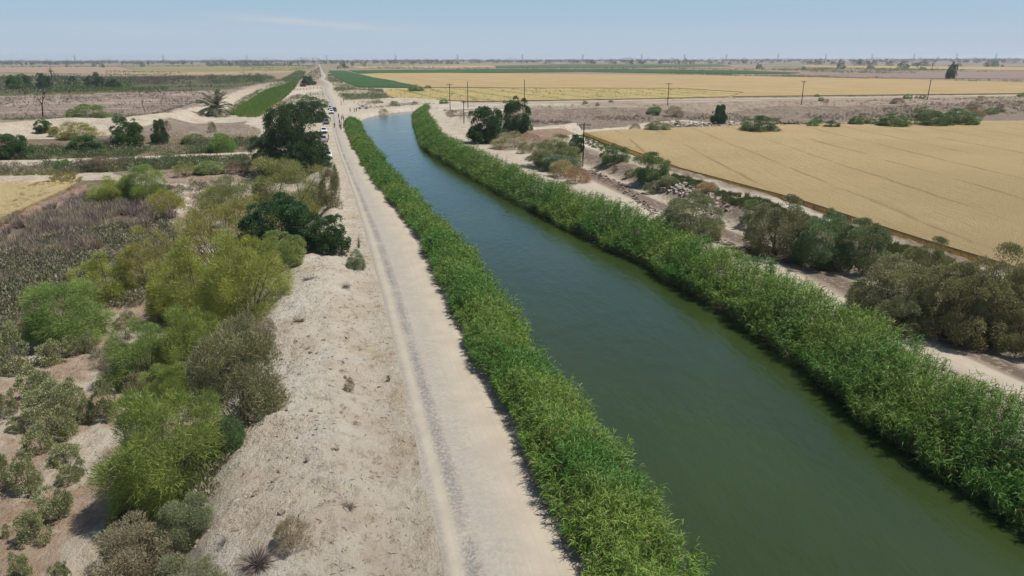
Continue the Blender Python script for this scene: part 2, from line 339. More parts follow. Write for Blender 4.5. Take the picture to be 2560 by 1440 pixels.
# ------------------------------------------------------------------ the ground: one sheet out to the horizon
SAND = np.array((.51, .455, .365)); PALE = np.array((.57, .515, .42)); DIRT = np.array((.30, .225, .17)); GREY = np.array((.26, .215, .17))
BURNT = np.array((.25, .20, .165)); FARC = np.array((.27, .22, .16)); OLIVE = np.array((.115, .12, .06)); REDD = np.array((.33, .225, .165))
def ground():
    rr = np.concatenate([[0.5], np.geomspace(6, 150, 380, endpoint=False), np.geomspace(150, 460, 380, endpoint=False), np.geomspace(460, 12000, 150)])
    th = np.concatenate([np.linspace(-180, -50, 40, endpoint=False), np.linspace(-50, 50, 640, endpoint=False), np.linspace(50, 180, 40, endpoint=False)])
    A, B = np.meshgrid(np.radians(th), rr); x = (np.sin(A) * B).ravel(); y = (np.cos(A) * B).ravel()
    z = hgt(x, y)
    d = np.hypot(x, y)
    nz = fbm(x / 14, y / 14, 60, 4); wx = x + 3 * fbm(x / 9, y / 9, 70, 3); wy = y + 5 * fbm(x / 11, y / 11, 75, 3)
    c = np.repeat(SAND[None], len(x), 0)
    def blend(mask, col): 
        nonlocal c; mask = np.clip(mask, 0, 1)[:, None]; c = c * (1 - mask) + np.asarray(col)[None] * mask
    blend(smooth(d, 300, 900), FARC)
    blend(smooth(d, 700, 2500) * smooth(fbm(x / 260, y / 90, 5, 3), -.05, .25), OLIVE * 1.2)
    a = -polydist(x, y, ROAD_L)[0]; b = polydist(x, y, RR_R)[0]
    blend(smooth(a, 1.5, 4) * (1 - smooth(a, 9, 12)) * (y < 100), (.56, .51, .425)); wde = polydist(x, y, WHEAT_E)[0]
    blend(smooth(a, 12, 16) * (y < 130), (.42, .325, .245))
    blend(smooth(a, 12, 16) * (y < 130) * smooth(fbm(x / 3.2, y / 3.2, 31, 4), .02, .3), PALE)
    blend(smooth(b, 1, 4) * (y < 240) * (x > -40), (.275, .22, .175)); blend(smooth(b, 6, 9) * (y < 240) * (x > -40), PALE)
    blend(np.exp(-((b - 4.3) / 1.8) ** 2) * (y < 240) * smooth(nz, -.3, .3), (.25, .195, .155))
    blend(smooth(wde + 5 * nz, -10.5, -7) * (y < 230) * (b > 5), (.27, .22, .16)); blend(smooth(wde + 2 * nz, -6, -3.5) * (y < 230) * (b > 5), (.20, .175, .105))
    def area(pts, col, s=1.0):
        blend(inpoly(wx, wy, PL(pts)) * s, col)
    area([(-400, 250), (0, 236), (330, 222), (560, 205), (650, 205), (600, 225), (520, 265), (420, 290), (300, 300), (0, 310), (-400, 330)], BURNT)
    blend(inpoly(x, y, PL([(-400, 250), (0, 236), (330, 222), (560, 205), (650, 205), (600, 225), (520, 265), (420, 290), (300, 300), (0, 310), (-400, 330)])) * smooth(fbm(x / 45, y / 7, 61, 4), .0, .3) * .8, (.40, .335, .27))
    area([(-300, 200), (0, 190), (640, 190), (720, 200), (560, 225), (0, 240), (-300, 250)], OLIVE * .9)
    area([(-300, 370), (0, 350), (640, 335), (640, 390), (0, 405), (-300, 430)], (.20, .165, .11))
    area([(-150, 414), (240, 406), (240, 432), (0, 440), (-150, 445)], (.24, .20, .14))
    area([(60, 412), (300, 402), (640, 392), (640, 425), (450, 430), (330, 440), (200, 432)], (.235, .195, .14))
    area([(430, 300), (640, 300), (640, 335), (350, 350), (230, 345)], GREY)
    area([(-200, 560), (200, 450), (420, 460), (450, 540), (300, 640), (0, 900), (-200, 950)], (.20, .16, .125))
    area([(-300, 650), (0, 545), (200, 460), (215, 475), (60, 560), (-300, 720)], REDD)
    area([(420, 430), (640, 420), (640, 450), (500, 470), (400, 455)], (.33, .26, .20))
    area([(1150, 250), (1700, 244), (2560, 230), (2800, 226), (2800, 258), (2560, 260), (1900, 280), (1500, 282), (1190, 290)], (.335, .275, .215))
    area([(1190, 300), (1320, 285), (1500, 280), (1800, 280), (2560, 255), (2800, 250), (2800, 300), (2100, 308), (1900, 316), (1700, 300), (1330, 318)], GREY * .92)
    area([(1250, 312), (1330, 318), (1480, 322), (1700, 318), (1690, 326), (1480, 336), (1300, 340)], PALE * .97)
    area([(1600, 312), (1850, 305), (1900, 318), (1650, 324)], (.34, .29, .245))
    area([(1300, 338), (1440, 332), (1465, 345), (1360, 362)], REDD * .95)
    area([(620, 310), (740, 215), (800, 215), (812, 260), (760, 270), (700, 300), (640, 330)], PALE * .92)
    area([(975, 268), (1150, 262), (1300, 270), (1180, 290), (1100, 275)], PALE)
    inr = inpoly(x, y, CANAL); dc = np.minimum(np.abs(polydist(x, y, CAN_L)[0]), np.abs(polydist(x, y, CAN_R)[0]))
    blend((dc < 3) * (y < 255), (.13, .10, .07)); blend(inr * 1.0, (.07, .07, .04)); blend((dc < 4) * (y >= 262) * ~inr, (.50, .46, .39))
    nr, ntn = len(rr), len(th)
    i = np.arange(nr - 1)[:, None] * ntn; j = np.arange(ntn)[None]; j2 = (j + 1) % ntn
    F = np.stack([i + j, i + ntn + j, i + ntn + j2, i + j2], -1).reshape(-1, 4)[:, ::-1]
    me = npmesh('ground', np.stack([x, y, z], 1), F, c, smooth=True); o = link('ground', me, None, M_GROUND); tag(o, kind='structure')
ground()
# ------------------------------------------------------------------ roads and water
def strip(name, left, right, n, m, dz=.05, across=8, terrain=False, fade=None):
    def arc(poly):
        q = np.array(resample(poly, 2.0)); s = np.concatenate([[0], np.cumsum(np.hypot(*np.diff(q, axis=0).T))]); return q, s
    (ql, sl), (qr, sr) = arc(left), arc(right)
    t = np.linspace(0, 1, n) ** 1.6
    L = np.stack([np.interp(t * sl[-1], sl, ql[:, k]) for k in (0, 1)], 1); Rr = np.stack([np.interp(t * sr[-1], sr, qr[:, k]) for k in (0, 1)], 1)
    u = np.linspace(0, 1, across + 1)
    X = L[:, None] * (1 - u)[None, :, None] + Rr[:, None] * u[None, :, None]
    # ragged verges
    e = .35 * fbm(t[:, None] * sl[-1] / 2.3, np.zeros((n, 1)), 88, 3); nrm = (Rr - L); nrm = nrm / np.maximum(1e-6, np.linalg.norm(nrm, axis=1))[:, None]
    X[:, 0] += nrm * e; X[:, -1] += nrm * (.35 * fbm(t[:, None] * sl[-1] / 2.1, np.zeros((n, 1)), 98, 3))
    xs, ys = X[..., 0].ravel(), X[..., 1].ravel()
    z = np.full(xs.shape, 0.0) if not terrain else hgt(xs, ys)
    z = z + dz + .03 * fbm(xs / 1.7, ys / 4.0, 44, 3); edge = np.zeros(X.shape[:2]); edge[:, 0] = edge[:, -1] = -.14; z = z + edge.ravel()
    uv = np.stack([np.tile(u, n), np.repeat(t * sl[-1], across + 1)], 1)
    i = np.arange(n - 1)[:, None] * (across + 1); j = np.arange(across)[None]
    F = np.stack([i + j, i + j + 1, i + across + 2 + j, i + across + 1 + j], -1).reshape(-1, 4)
    o = link(name, npmesh(name, np.stack([xs, ys, z], 1), F, uv=uv, smooth=True), None, m); tag(o, kind='structure'); return o
M_ROAD = road_material('canal_road'); M_ROAD2 = road_material('bank_road'); M_TRACK = road_material('track')
strip('dirt_road', ROAD_L, ROAD_R, 900, M_ROAD, .07, 14)
strip('canal_bank_road', RR_L, RR_R, 500, M_ROAD2, .07, 10)
def offs(line, wd):
    q = np.array(resample(line, 8.0)); d = np.gradient(q, axis=0); d /= np.linalg.norm(d, axis=1)[:, None]; nn = np.stack([-d[:, 1], d[:, 0]], 1)
    return [tuple(v) for v in q + nn * wd / 2], [tuple(v) for v in q - nn * wd / 2]
tr = PL([(-250, 412), (0, 405), (150, 400), (300, 397), (450, 390), (640, 383), (740, 378)]); strip('track', *offs(tr, 4.2), 200, M_TRACK, .12, 6, True)
tr = GL([(865, 296), (890, 283), (940, 274), (1000, 268), (1090, 262), (1200, 259), (1450, 254), (1700, 249), (2000, 246), (2300, 241), (2560, 238), (3000, 232)]); strip('side_road', *offs(tr, 6.0), 320, M_TRACK, .16, 6, True)
tr = GL([(1095, 268), (1250, 264), (1420, 261), (1640, 256), (1900, 251)]); strip('farm_track', *offs(tr, 5), 160, M_TRACK, .10, 5, True)
def water():
    L = np.array(resample(CAN_L, 3.0)); Q = np.array(resample(CAN_R, 3.0)); n = 160
    t = np.linspace(0, 1, n)
    def at(A):
        k = np.linspace(0, len(A) - 1, n); return np.stack([np.interp(k, np.arange(len(A)), A[:, i]) for i in (0, 1)], 1)
    L = at(L); Q = at(Q)
    L, Q = L + (L - Q) / np.linalg.norm(L - Q, axis=1)[:, None] * .5, Q + (Q - L) / np.linalg.norm(L - Q, axis=1)[:, None] * .5
    V = np.concatenate([L, Q]); V = np.concatenate([V, np.full((2 * n, 1), -1.5)], 1); i = np.arange(n - 1)
    F = np.stack([i, n + i, n + i + 1, i + 1], 1)
    o = link('water', npmesh('water', V, F), None, water_material()); tag(o, kind='structure')
water()
# ------------------------------------------------------------------ crops: slabs with an uneven top and real thickness
def tri_poly(poly, step):
    # grid points clipped to the polygon, plus the polygon's skirt
    pass
def crop(name, pts, z0, top, m, label, cat, step, world=False, kind='stuff'):
    poly = pts if world else GL(pts, 0)
    q = []
    for (x0, y0), (x1, y1) in zip(poly, poly[1:] + poly[:1]):
        n = max(1, int(math.hypot(x1 - x0, y1 - y0) / step))
        for k in range(n): q.append((x0 + (x1 - x0) * k / n, y0 + (y1 - y0) * k / n))
    bm = bmesh.new(); vs = [bm.verts.new((x, y, top)) for x, y in q]
    f = bm.faces.new(vs)
    r = bmesh.ops.extrude_face_region(bm, geom=[f]); dn = [v for v in r['geom'] if isinstance(v, bmesh.types.BMVert)]
    for v in dn: v.co.z = z0
    bmesh.ops.delete(bm, geom=[g for g in r['geom'] if isinstance(g, bmesh.types.BMFace)], context='FACES_ONLY')
    bmesh.ops.triangulate(bm, faces=[g for g in bm.faces if len(g.verts) > 4]); bmesh.ops.recalc_face_normals(bm, faces=bm.faces)
    me = bpy.data.meshes.new(name); bm.to_mesh(me); bm.free()
    o = link(name, me, None, m); tag(o, label, cat, None, kind); return o
(ax, ay), (bx, by) = G(1800, 341, 0), G(2153, 479, 0); ANG_N = -math.atan2(by - ay, bx - ax)
M_WHEAT = field_material('ripe_wheat', (.415, .315, .16), (.46, .352, .185), (.35, .25, .122), ANG_N, 1.6, 13.0, (.215, .15, .07))
crop('wheat_field', WHEAT_POLY, -1.4, -.02, M_WHEAT, 'large ripe golden wheat field right of the canal, nearest the camera', 'wheat', 2.0, True)
(ax, ay), (bx, by) = G(1233, 223), G(1440, 250); ANG_F = -math.atan2(by - ay, bx - ax)
M_WHEAT2 = field_material('far_wheat', (.36, .265, .13), (.40, .30, .15), (.32, .225, .105), ANG_F, .5, 45.0, (.20, .15, .065), None, 1.2)
M_STRIP = field_material('strip_wheat', (.38, .295, .125), (.42, .33, .15), (.35, .26, .105), ANG_F, .7, 21.0, (.085, .12, .03), (.10, .14, .035), 2.2)
M_GREEN = field_material('green_crop', (.035, .085, .025), (.045, .10, .03), (.05, .09, .03), .2, .5)
M_GREEN2 = field_material('dull_green_crop', (.07, .10, .045), (.09, .11, .05), (.10, .10, .05), .2, .4)
M_PLOW = field_material('plowed_earth', (.23, .17, .145), (.26, .19, .16), (.20, .15, .125), .1, .4)
M_STRAW = field_material('straw_stubble', (.36, .27, .145), (.33, .24, .135), (.30, .21, .12), .2, .5)
M_STRAW2 = field_material('pale_straw', (.45, .36, .19), (.40, .31, .155), (.37, .28, .13), .9, .6, 5.0, (.36, .28, .15))
M_GRASSF = field_material('olive_pasture', (.20, .19, .08), (.26, .22, .10), (.17, .17, .07), .2, .4)
M_PINK = field_material('bare_pink_soil', (.29, .21, .145), (.32, .235, .16), (.25, .175, .12), .2, .4)
crop('wheat_field', [(885, 186), (1000, 182), (1240, 184), (1800, 190), (2200, 198), (2560, 208), (3200, 222), (3200, 226), (2560, 235), (2000, 241), (1830, 243), (1860, 232), (1700, 222), (1300, 221), (1040, 219), (985, 203)], -.3, .55, M_WHEAT2, 'wide ripe wheat field beyond the row of power poles', 'wheat', 12)
crop('wheat_field', [(965, 224), (1035, 222), (1300, 222), (1700, 223), (1855, 233), (1820, 243), (1600, 248), (1200, 255), (1000, 249), (960, 240)], -.3, .5, M_STRIP, 'paler wheat strips with green weedy rows beside the canal bend', 'wheat', 8)
crop('green_field', [(822, 177), (862, 177), (940, 196), (1040, 215), (1022, 220), (900, 219), (862, 205), (836, 192)], -.3, .6, M_GREEN, 'dark green crop field running beside the straight dirt road', 'crop', 12)
crop('green_field', [(872, 176.5), (1250, 173), (1560, 173), (1850, 177), (2000, 182), (1985, 185), (1700, 184), (1460, 180), (1240, 182.5), (900, 184)], -.3, .6, M_GREEN, 'long dark green crop strip behind the far wheat field', 'crop', 30)
crop('green_field', [(1240, 165), (1400, 161), (1800, 161), (1830, 166), (1500, 169), (1240, 171)], -.3, .6, M_GREEN2, 'dull green farmland strip below the horizon trees', 'crop', 40)
crop('plowed_field', [(1960, 184), (2560, 181), (3100, 186), (3100, 200), (2560, 198), (2010, 194)], -.3, .35, M_PLOW, 'brown ploughed field behind the far wheat on the right', 'field', 30, kind='structure')
crop('wheat_field', [(2010, 164), (2560, 169), (3000, 172), (3000, 178), (2560, 176), (2300, 173), (2010, 167)], -.3, .5, M_WHEAT2, 'narrow yellow wheat strip between far tree clumps on the right', 'wheat', 40)
crop('wheat_field', [(880, 167), (1230, 164), (1240, 169), (1000, 172), (900, 172)], -.3, .5, M_WHEAT2, 'thin pale straw strip near the road vanishing point', 'wheat', 40)
crop('stubble_field', [(-300, 170), (0, 168), (300, 167.5), (330, 178), (260, 186), (0, 181), (-300, 184)], -.3, .35, M_PINK, 'bare pinkish field below the left horizon', 'field', 30)
crop('stubble_field', [(250, 181), (560, 179), (735, 177), (725, 182), (560, 189), (250, 186)], -.3, .4, M_STRAW, 'yellow straw field behind the dark thicket on the left', 'field', 20)
crop('pasture', [(325, 170), (640, 166), (770, 164), (765, 174), (600, 178), (340, 179)], -.3, .3, M_GRASSF, 'olive grass field left of the straight road', 'field', 30)
crop('straw_field', GL([(-250, 455), (0, 443), (190, 436), (205, 448), (150, 478), (0, 545), (-250, 640)], -2.2), -3.0, -2.2, M_STRAW2, 'pale cut straw field corner at the left edge', 'field', 3, True)
#@VEG
# ------------------------------------------------------------------ leaves, crowns, stems (all in numpy)
def unit(v): return v / np.maximum(1e-9, np.linalg.norm(v, axis=-1, keepdims=True))
def blades(rng, base, dirs, length, width, col, droop=0.0, seg=1):
    """thin leaves: base points, directions, lengths -> verts, tris, colours"""
    n = len(base); side = unit(np.cross(dirs, rng.normal(size=(n, 3)))) * width[:, None] * .5
    if seg == 1:
        tip = base + dirs * length[:, None]; tip[:, 2] -= droop * length
        V = np.stack([base - side, base + side, tip], 1).reshape(-1, 3); F = np.arange(3 * n).reshape(-1, 3); C = np.repeat(col, 3, 0)
    elif seg == 0:      # small diamond leaf
        mid = base + dirs * (length * .45)[:, None]; tip = base + dirs * length[:, None]
        V = np.stack([base, mid + side, tip, mid - side], 1).reshape(-1, 3); i = np.arange(n)[:, None] * 4
        F = np.concatenate([i + np.array([[0, 1, 2]]), i + np.array([[0, 2, 3]])]); C = np.repeat(col, 4, 0)
    else:               # arching ribbon
        m = base + dirs * (length * .55)[:, None]; m[:, 2] -= droop * .25 * length
        tip = base + dirs * length[:, None]; tip[:, 2] -= droop * length
        V = np.stack([base - side * .7, base + side * .7, m - side, m + side, tip], 1).reshape(-1, 3); i = np.arange(n)[:, None] * 5
        F = np.concatenate([i + np.array([[0, 1, 3]]), i + np.array([[0, 3, 2]]), i + np.array([[2, 3, 4]])]); C = np.repeat(col, 5, 0)
    return V, F, C
def join(parts):
    V, F, C, k = [], [], [], 0
    for v, f, c in parts: V.append(v); F.append(f + k); C.append(c); k += len(v)
    return np.concatenate(V), np.concatenate(F), np.concatenate(C)
def tubes(segs, col, sides=5):
    """segs: list of (p0, p1, r0, r1)"""
    S = np.array([(*a, *b, r0, r1) for a, b, r0, r1 in segs], float); p0, p1 = S[:, :3], S[:, 3:6]; d = unit(p1 - p0)
    ref = np.where(np.abs(d[:, 2:3]) > .9, np.array([[1., 0, 0]]), np.array([[0., 0, 1]])); u = unit(np.cross(d, ref)); v = np.cross(d, u)
    a = np.arange(sides) * 2 * math.pi / sides; ring = u[:, None] * np.cos(a)[None, :, None] + v[:, None] * np.sin(a)[None, :, None]
    A = p0[:, None] + ring * S[:, 6][:, None, None]; B = p1[:, None] + ring * S[:, 7][:, None, None]
    V = np.concatenate([A, B], 1).reshape(-1, 3); i = np.arange(len(S))[:, None] * 2 * sides; F = []
    for k in range(sides):
        k2 = (k + 1) % sides; F.append(i + np.array([[k, k2, sides + k2]])); F.append(i + np.array([[k, sides + k2, sides + k]]))
    return V, np.concatenate(F), np.repeat(np.array(col, float)[None], len(V), 0)
BR = 1.68
SPECIES = {  # lobes, lobe radius, leaves, leaf length, width, style, colours, droop, up-bias, lowest lobe
    'feather': dict(nl=60, lr=.145, n=42000, ll=.060, lw=.0042, st=1, b=.86, c1=(.115, .150, .042), c2=(.175, .195, .055), c3=(.085, .11, .04), droop=.25, up=.25, lo=.07, out=.75, sc=.95),
    'thin_feather': dict(ring=0, nl=40, lr=.13, n=15000, ll=.062, lw=.0045, st=1, b=.85, c1=(.125, .145, .045), c2=(.17, .175, .06), c3=(.12, .11, .06), droop=.2, up=.35, lo=.25, out=.7, sc=.9),
    'clump': dict(nl=75, lr=.115, n=40000, ll=.030, lw=.0085, st=0, b=1.08, c1=(.098, .108, .050), c2=(.133, .132, .062), c3=(.072, .088, .040), droop=0, up=.2, lo=.04, out=.5, sc=1.0),
    'dark': dict(b=.72, nl=85, lr=.115, n=62000, ll=.026, lw=.0105, st=0, c1=(.038, .068, .026), c2=(.058, .088, .034), c3=(.028, .05, .022), droop=.3, up=.05, lo=.03, out=.4, sc=1.0),
    'saltbush': dict(nl=42, lr=.14, n=15000, ll=.040, lw=.014, st=0, b=1.2, c1=(.115, .120, .062), c2=(.155, .15, .082), c3=(.095, .092, .055), droop=0, up=.6, lo=.02, out=.5, sc=1.0),
    'tangle': dict(nl=55, lr=.14, n=30000, ll=.038, lw=.007, st=1, b=.85, c1=(.125, .130, .070), c2=(.165, .155, .095), c3=(.115, .098, .07), droop=0, up=.3, lo=.02, out=.3, sc=1.0),
    'tumble': dict(nl=30, lr=.19, n=22000, ll=.050, lw=.005, st=1, c1=(.175, .14, .085), c2=(.225, .175, .105), c3=(.125, .115, .06), droop=0, up=.4, lo=.02, out=.8, sc=1.0),
    'far': dict(nl=16, lr=.2, n=900, ll=.10, lw=.05, st=0, c1=(.045, .07, .035), c2=(.06, .085, .04), c3=(.035, .052, .03), droop=0, up=.1, lo=.05, out=.3, sc=1.0),
}
def crown_arrays(sp, seed, nscale=1.0, lscale=1.0):
    p = SPECIES[sp]; rng = np.random.default_rng(seed); nl = p['nl']
    d = unit(rng.normal(size=(nl * 3, 3))); rad = rng.uniform(.35, 1.0, nl * 3) ** .6
    lr = p['lr'] * rng.uniform(.65, 1.35, nl * 3)
    c = d * (rad * .5)[:, None] * (1 - lr[:, None] * 1.3); c[:, 2] += .5
    # an uneven outline: a slow random swelling of the ellipsoid
    k = 1 + .22 * fbm(d[:, 0] * 1.7 + seed, d[:, 1] * 1.7 + d[:, 2] * 2.1, seed, 2); c[:, :2] *= k[:, None]; c[:, 2] *= np.minimum(k, 1.1)
    low = c[:, 2] < p['lo'] + lr * .6; c[low, 2] = p['lo'] + lr[low] * .6 + .03
    if p.get('skirt', 1): c[:, :2] *= (1 + .75 * smooth(-c[:, 2], -.5, -.05))[:, None]      # bushes keep their width down to the ground
    c = c[:nl]; lr = lr[:nl]
    if p.get('ring', .36) > 0:      # a ring of low lobes so that the foliage reaches the ground
        k = int(nl * p.get('ring', .36)); a = rng.uniform(0, 6.283, k); rr_ = rng.uniform(.24, .43, k); c[:k] = np.stack([np.cos(a) * rr_, np.sin(a) * rr_, rng.uniform(.07, .34, k)], 1)
    n = int(p['n'] * nscale); wgt = lr ** 2; li = rng.choice(nl, n, p=wgt / wgt.sum())
    out = unit(c - np.array([0, 0, .35]))
    dd = unit(rng.normal(size=(n, 3)) + out[li] * .7 + np.array([0, 0, .45])); pos = c[li] + dd * (lr[li] * rng.uniform(.25, 1.08, n) ** .5)[:, None]
    pos[:, 2] = np.maximum(pos[:, 2], .01)
    cen = unit(pos - np.array([0, 0, .1]))
    dirs = unit(dd * .5 + cen * p['out'] + rng.normal(size=(n, 3)) * .55 + np.array([0, 0, p['up']]))
    t = rng.random(n); lt = rng.random(nl)[li]; m = np.clip(.55 * lt + .6 * t - .08, 0, 1)[:, None]
    col = np.array(p['c1']) * (1 - m) + np.array(p['c2']) * m; old = (rng.random(n) < .22 + .2 * (lt < .3)); col[old] = p['c3']; col = col * BR * p.get('b', 1)
    ln = p['ll'] * rng.uniform(.6, 1.4, n) * lscale; wd = p['lw'] * rng.uniform(.7, 1.3, n) * lscale
    V, F, C = blades(rng, pos, dirs, ln, wd, col, p['droop'], p['st'])
    kx = .5 / np.percentile(np.hypot(V[:, 0], V[:, 1]), 97.5); kz = 1.0 / np.percentile(V[:, 2], 99.3); sc_ = np.array([kx, kx, kz])
    return (V * sc_, F, C), c * sc_, lr
def stem_arrays(c, seed, multi, r=.012, col=(.14, .11, .085), lean=.06, tz=0.0):
    rng = np.random.default_rng(seed + 99); segs = []
    if multi:
        for i in rng.choice(len(c), min(len(c), 16), replace=False):
            b = np.array([rng.normal() * lean, rng.normal() * lean, -.03]); m = b * .6 + c[i] * .4 + np.array([0, 0, .04]) + rng.normal(size=3) * .02
            segs += [(b, m, r * .8, r * .55), (m, c[i], r * .55, r * .18)]
    else:
        b = np.array([0, 0, -.03]); f = np.array([rng.normal() * .03, rng.normal() * .03, .26 + tz]); segs.append((b, f, r * 2.4, r * 1.6))
        for i in rng.choice(len(c), min(len(c), 18), replace=False):
            m = f * .55 + c[i] * .45 + rng.normal(size=3) * .03; segs += [(f, m, r * 1.1, r * .6), (m, c[i], r * .6, r * .2)]
    return tubes(segs, col)
TPL = {}
def template(sp, var, lod, multi):
    k = (sp, var, lod, multi)
    if k not in TPL:
        ns, ls = {0: (1, 1), 1: (.28, 1.75), 2: (.08, 3.0)}[lod] if sp != 'far' else (1, 1)
        (V, F, C), c, lr = crown_arrays(sp, 11 + var * 17 + (sum(map(ord, sp)) % 97), ns, ls)
        me = npmesh('crown_' + sp, V, F, C); me.materials.append(M_LEAF)
        stc = (.17, .14, .11) if sp in ('tumble', 'tangle', 'saltbush') else (.11, .085, .065)
        SV, SF, SC = stem_arrays(c, var, multi, .012 if multi else .014, stc)
        sm = npmesh('stem_' + sp, SV, SF, SC); sm.materials.append(M_DRY); TPL[k] = (me, sm, (V, F, C), (SV, SF, SC))
    return TPL[k]
def solve(x0, x1, y0, y1, minh=.4):
    """an ellipsoid standing on the land that shows at this place and size in the photograph"""
    cx, cy = (x0 + x1) / 2, (y0 + y1) / 2; hw, hh = (x1 - x0) / 2, (y1 - y0) / 2; H = None; z = None
    X, Y, zg = P(cx, min(y1, 1900))
    for it in range(8):
        dep = Y * math.cos(PITCH) + (CH - zg) * math.sin(PITCH); e = math.atan2(CH - zg, math.hypot(X, Y))
        W = 2 * hw * dep / FPX; v = hh * dep / FPX
        q = v * v - (W / 2 * math.sin(e)) ** 2; H = 2 * math.sqrt(max(q, (minh * W / 2) ** 2)) / math.cos(e); H = max(H, minh * W)
        X, Y = G(cx, cy, zg + H / 2); zg = .5 * zg + .5 * h1(X, Y)
    return X, Y, zg, W, H
NPL = [0]
def plant(kind, sp, bbox, label, cat, tint=(1, 1, 1), multi=True, var=None, group=None, small=False, crown_name='crown', stem_name=None, depth=1.0, rz=None):
    X, Y, z, W, H = solve(*bbox); D = math.hypot(X, Y); NPL[0] += 1; i = NPL[0]
    px = bbox[1] - bbox[0]; lod = 0 if px > 110 else (1 if px > 34 else 2)
    me, sm, _, _ = template(sp, i % 3 if var is None else var, lod, multi)
    rng = random.Random(i * 31); rz = rng.uniform(-3.1, 3.1) if rz is None else rz
    if small:
        o = link(kind, me); o.location = (X, Y, z - .03 * H); o.scale = (W, W * depth, H * 1.0); o.rotation_euler[2] = rz; o.color = (*tint, 1)
    else:
        o = empty(kind, (X, Y, z - .03 * H), rz)
        c = link(crown_name, me, o); c.scale = (W, W * depth, H); c.color = (*tint, 1)
        s = link(stem_name or ('stems' if multi else 'trunk'), sm, o); s.scale = (W, W * depth, H)
    tag(o, label, cat, group); return o
# ------------------------------------------------------------------ giant reeds along both banks
def reeds(name, line, d0, d1, side, hts, s0, s1, label, seed, taper):
    rng = np.random.default_rng(seed); q = np.array(resample(line, 1.0)); sl = np.concatenate([[0], np.cumsum(np.hypot(*np.diff(q, axis=0).T))])
    tan = np.gradient(q, axis=0); tan = unit(tan); nor = np.stack([tan[:, 1], -tan[:, 0]], 1) * side
    parts = []
    for a, b, dens, nl, seg, ws, ls in ((s0, s0 + 42, 21, 28, 2, 1.05, 1.0), (s0 + 42, s0 + 105, 15, 22, 2, 1.35, 1.1), (s0 + 105, s1, 8, 20, 1, 2.2, 1.4)):
        b = min(b, s1)
        if b <= a: continue
        n = int((b - a) * (d1 - d0) * dens); s = rng.uniform(a, b, n); d = rng.uniform(0, 1, n)
        wob = 1.3 * fbm(s / 5, s * 0, seed, 3) + .6 * fbm(s / 1.7, s * 0, seed + 4, 2)
        wob2 = .7 * fbm(s / 6, s * 0 + 9, seed, 3) + .4 * fbm(s / 1.5, s * 0 + 3, seed + 4, 2)
        off = d0 + wob * .6 + d * (d1 + wob2 - d0 - wob * .6)
        px_ = np.interp(s, sl, q[:, 0]) + np.interp(s, sl, nor[:, 0]) * off; py_ = np.interp(s, sl, q[:, 1]) + np.interp(s, sl, nor[:, 1]) * off
        pz = hq(px_, py_); hh = hts(d, s) * (.8 + .3 * rng.random(n) + .5 * fbm(px_ / 3.1, py_ / 3.1, seed + 8, 3)) * np.minimum(1, (s1 - s) / 8 + .45)
        top = pz + hh
        ln = np.stack([np.interp(s, sl, nor[:, 0]), np.interp(s, sl, nor[:, 1])], 1) * ((d - .5) * 1.1)[:, None] + rng.normal(size=(n, 2)) * .16
        bx = np.stack([px_, py_, pz - .1], 1); tp = np.stack([px_ + ln[:, 0] * hh * .45, py_ + ln[:, 1] * hh * .45, top], 1)
        # stalks
        ju = unit(rng.normal(size=(n, 3))) * (.010 * ws)
        V = np.stack([bx - ju, bx + ju, tp], 1).reshape(-1, 3); cs = np.repeat(np.array([[.12, .15, .045]]), n, 0); parts.append((V, np.arange(3 * n).reshape(-1, 3), np.repeat(cs, 3, 0)))
        t = rng.uniform(.12, 1.0, (n, nl)) ** .75; base = (bx[:, None] * (1 - t[..., None]) + tp[:, None] * t[..., None]).reshape(-1, 3)
        bend = rng.normal(size=(n, nl, 3)) * np.array([1, 1, .25]); bend[..., 2] = rng.uniform(.6, 2.7, (n, nl)); bend[..., 0] += ln[:, None, 0] * 1.2; bend[..., 1] += ln[:, None, 1] * 1.2
        dirs = unit(bend).reshape(-1, 3); N = n * nl
        L = (.57 * ls * rng.uniform(.6, 1.35, N)) * np.minimum(1, np.repeat(hh, nl) / 1.4 + .2); Wd = .034 * ws * rng.uniform(.7, 1.3, N)
        pat = np.repeat(fbm(px_ / 4.5, py_ / 4.5, seed + 20, 4) * .95 + .42, nl); tt = t.ravel(); k = np.clip(pat + rng.normal(size=N) * .22, 0, 1)[:, None]
        lush = np.array([.055, .145, .024]) * (1 - k) + np.array([.155, .22, .04]) * k
        dry = np.array([.20, .165, .075]); kd = (rng.random(N) < np.clip(.75 - tt * 1.25, .05, .8))[:, None]
        col = np.where(kd, dry * rng.uniform(.6, 1.1, (N, 1)), lush * rng.uniform(.8, 1.15, (N, 1)))
        parts.append(blades(rng, base, dirs, L, Wd, col, .55, seg if seg == 2 else 1))
    V, F, C = join(parts); o = link(name, npmesh(name, V, F, C), None, M_LEAF); tag(o, label, 'reeds', None, 'stuff'); return o
sR = 30.0
reeds('giant_reeds', ROAD_R, .15, 4.6, 1, lambda d, s: 1.0 + 1.6 * smooth(d, 0, .45), 33, 283, 'dense belt of tall green reeds between dirt road and canal water', 5, 0)
reeds('giant_reeds', CAN_R, -.3, 4.5, 1, lambda d, s: 1.9 + .9 * smooth(d, 0, .5), 30, 352, 'dense belt of tall green reeds on the far bank of the canal', 6, 0)
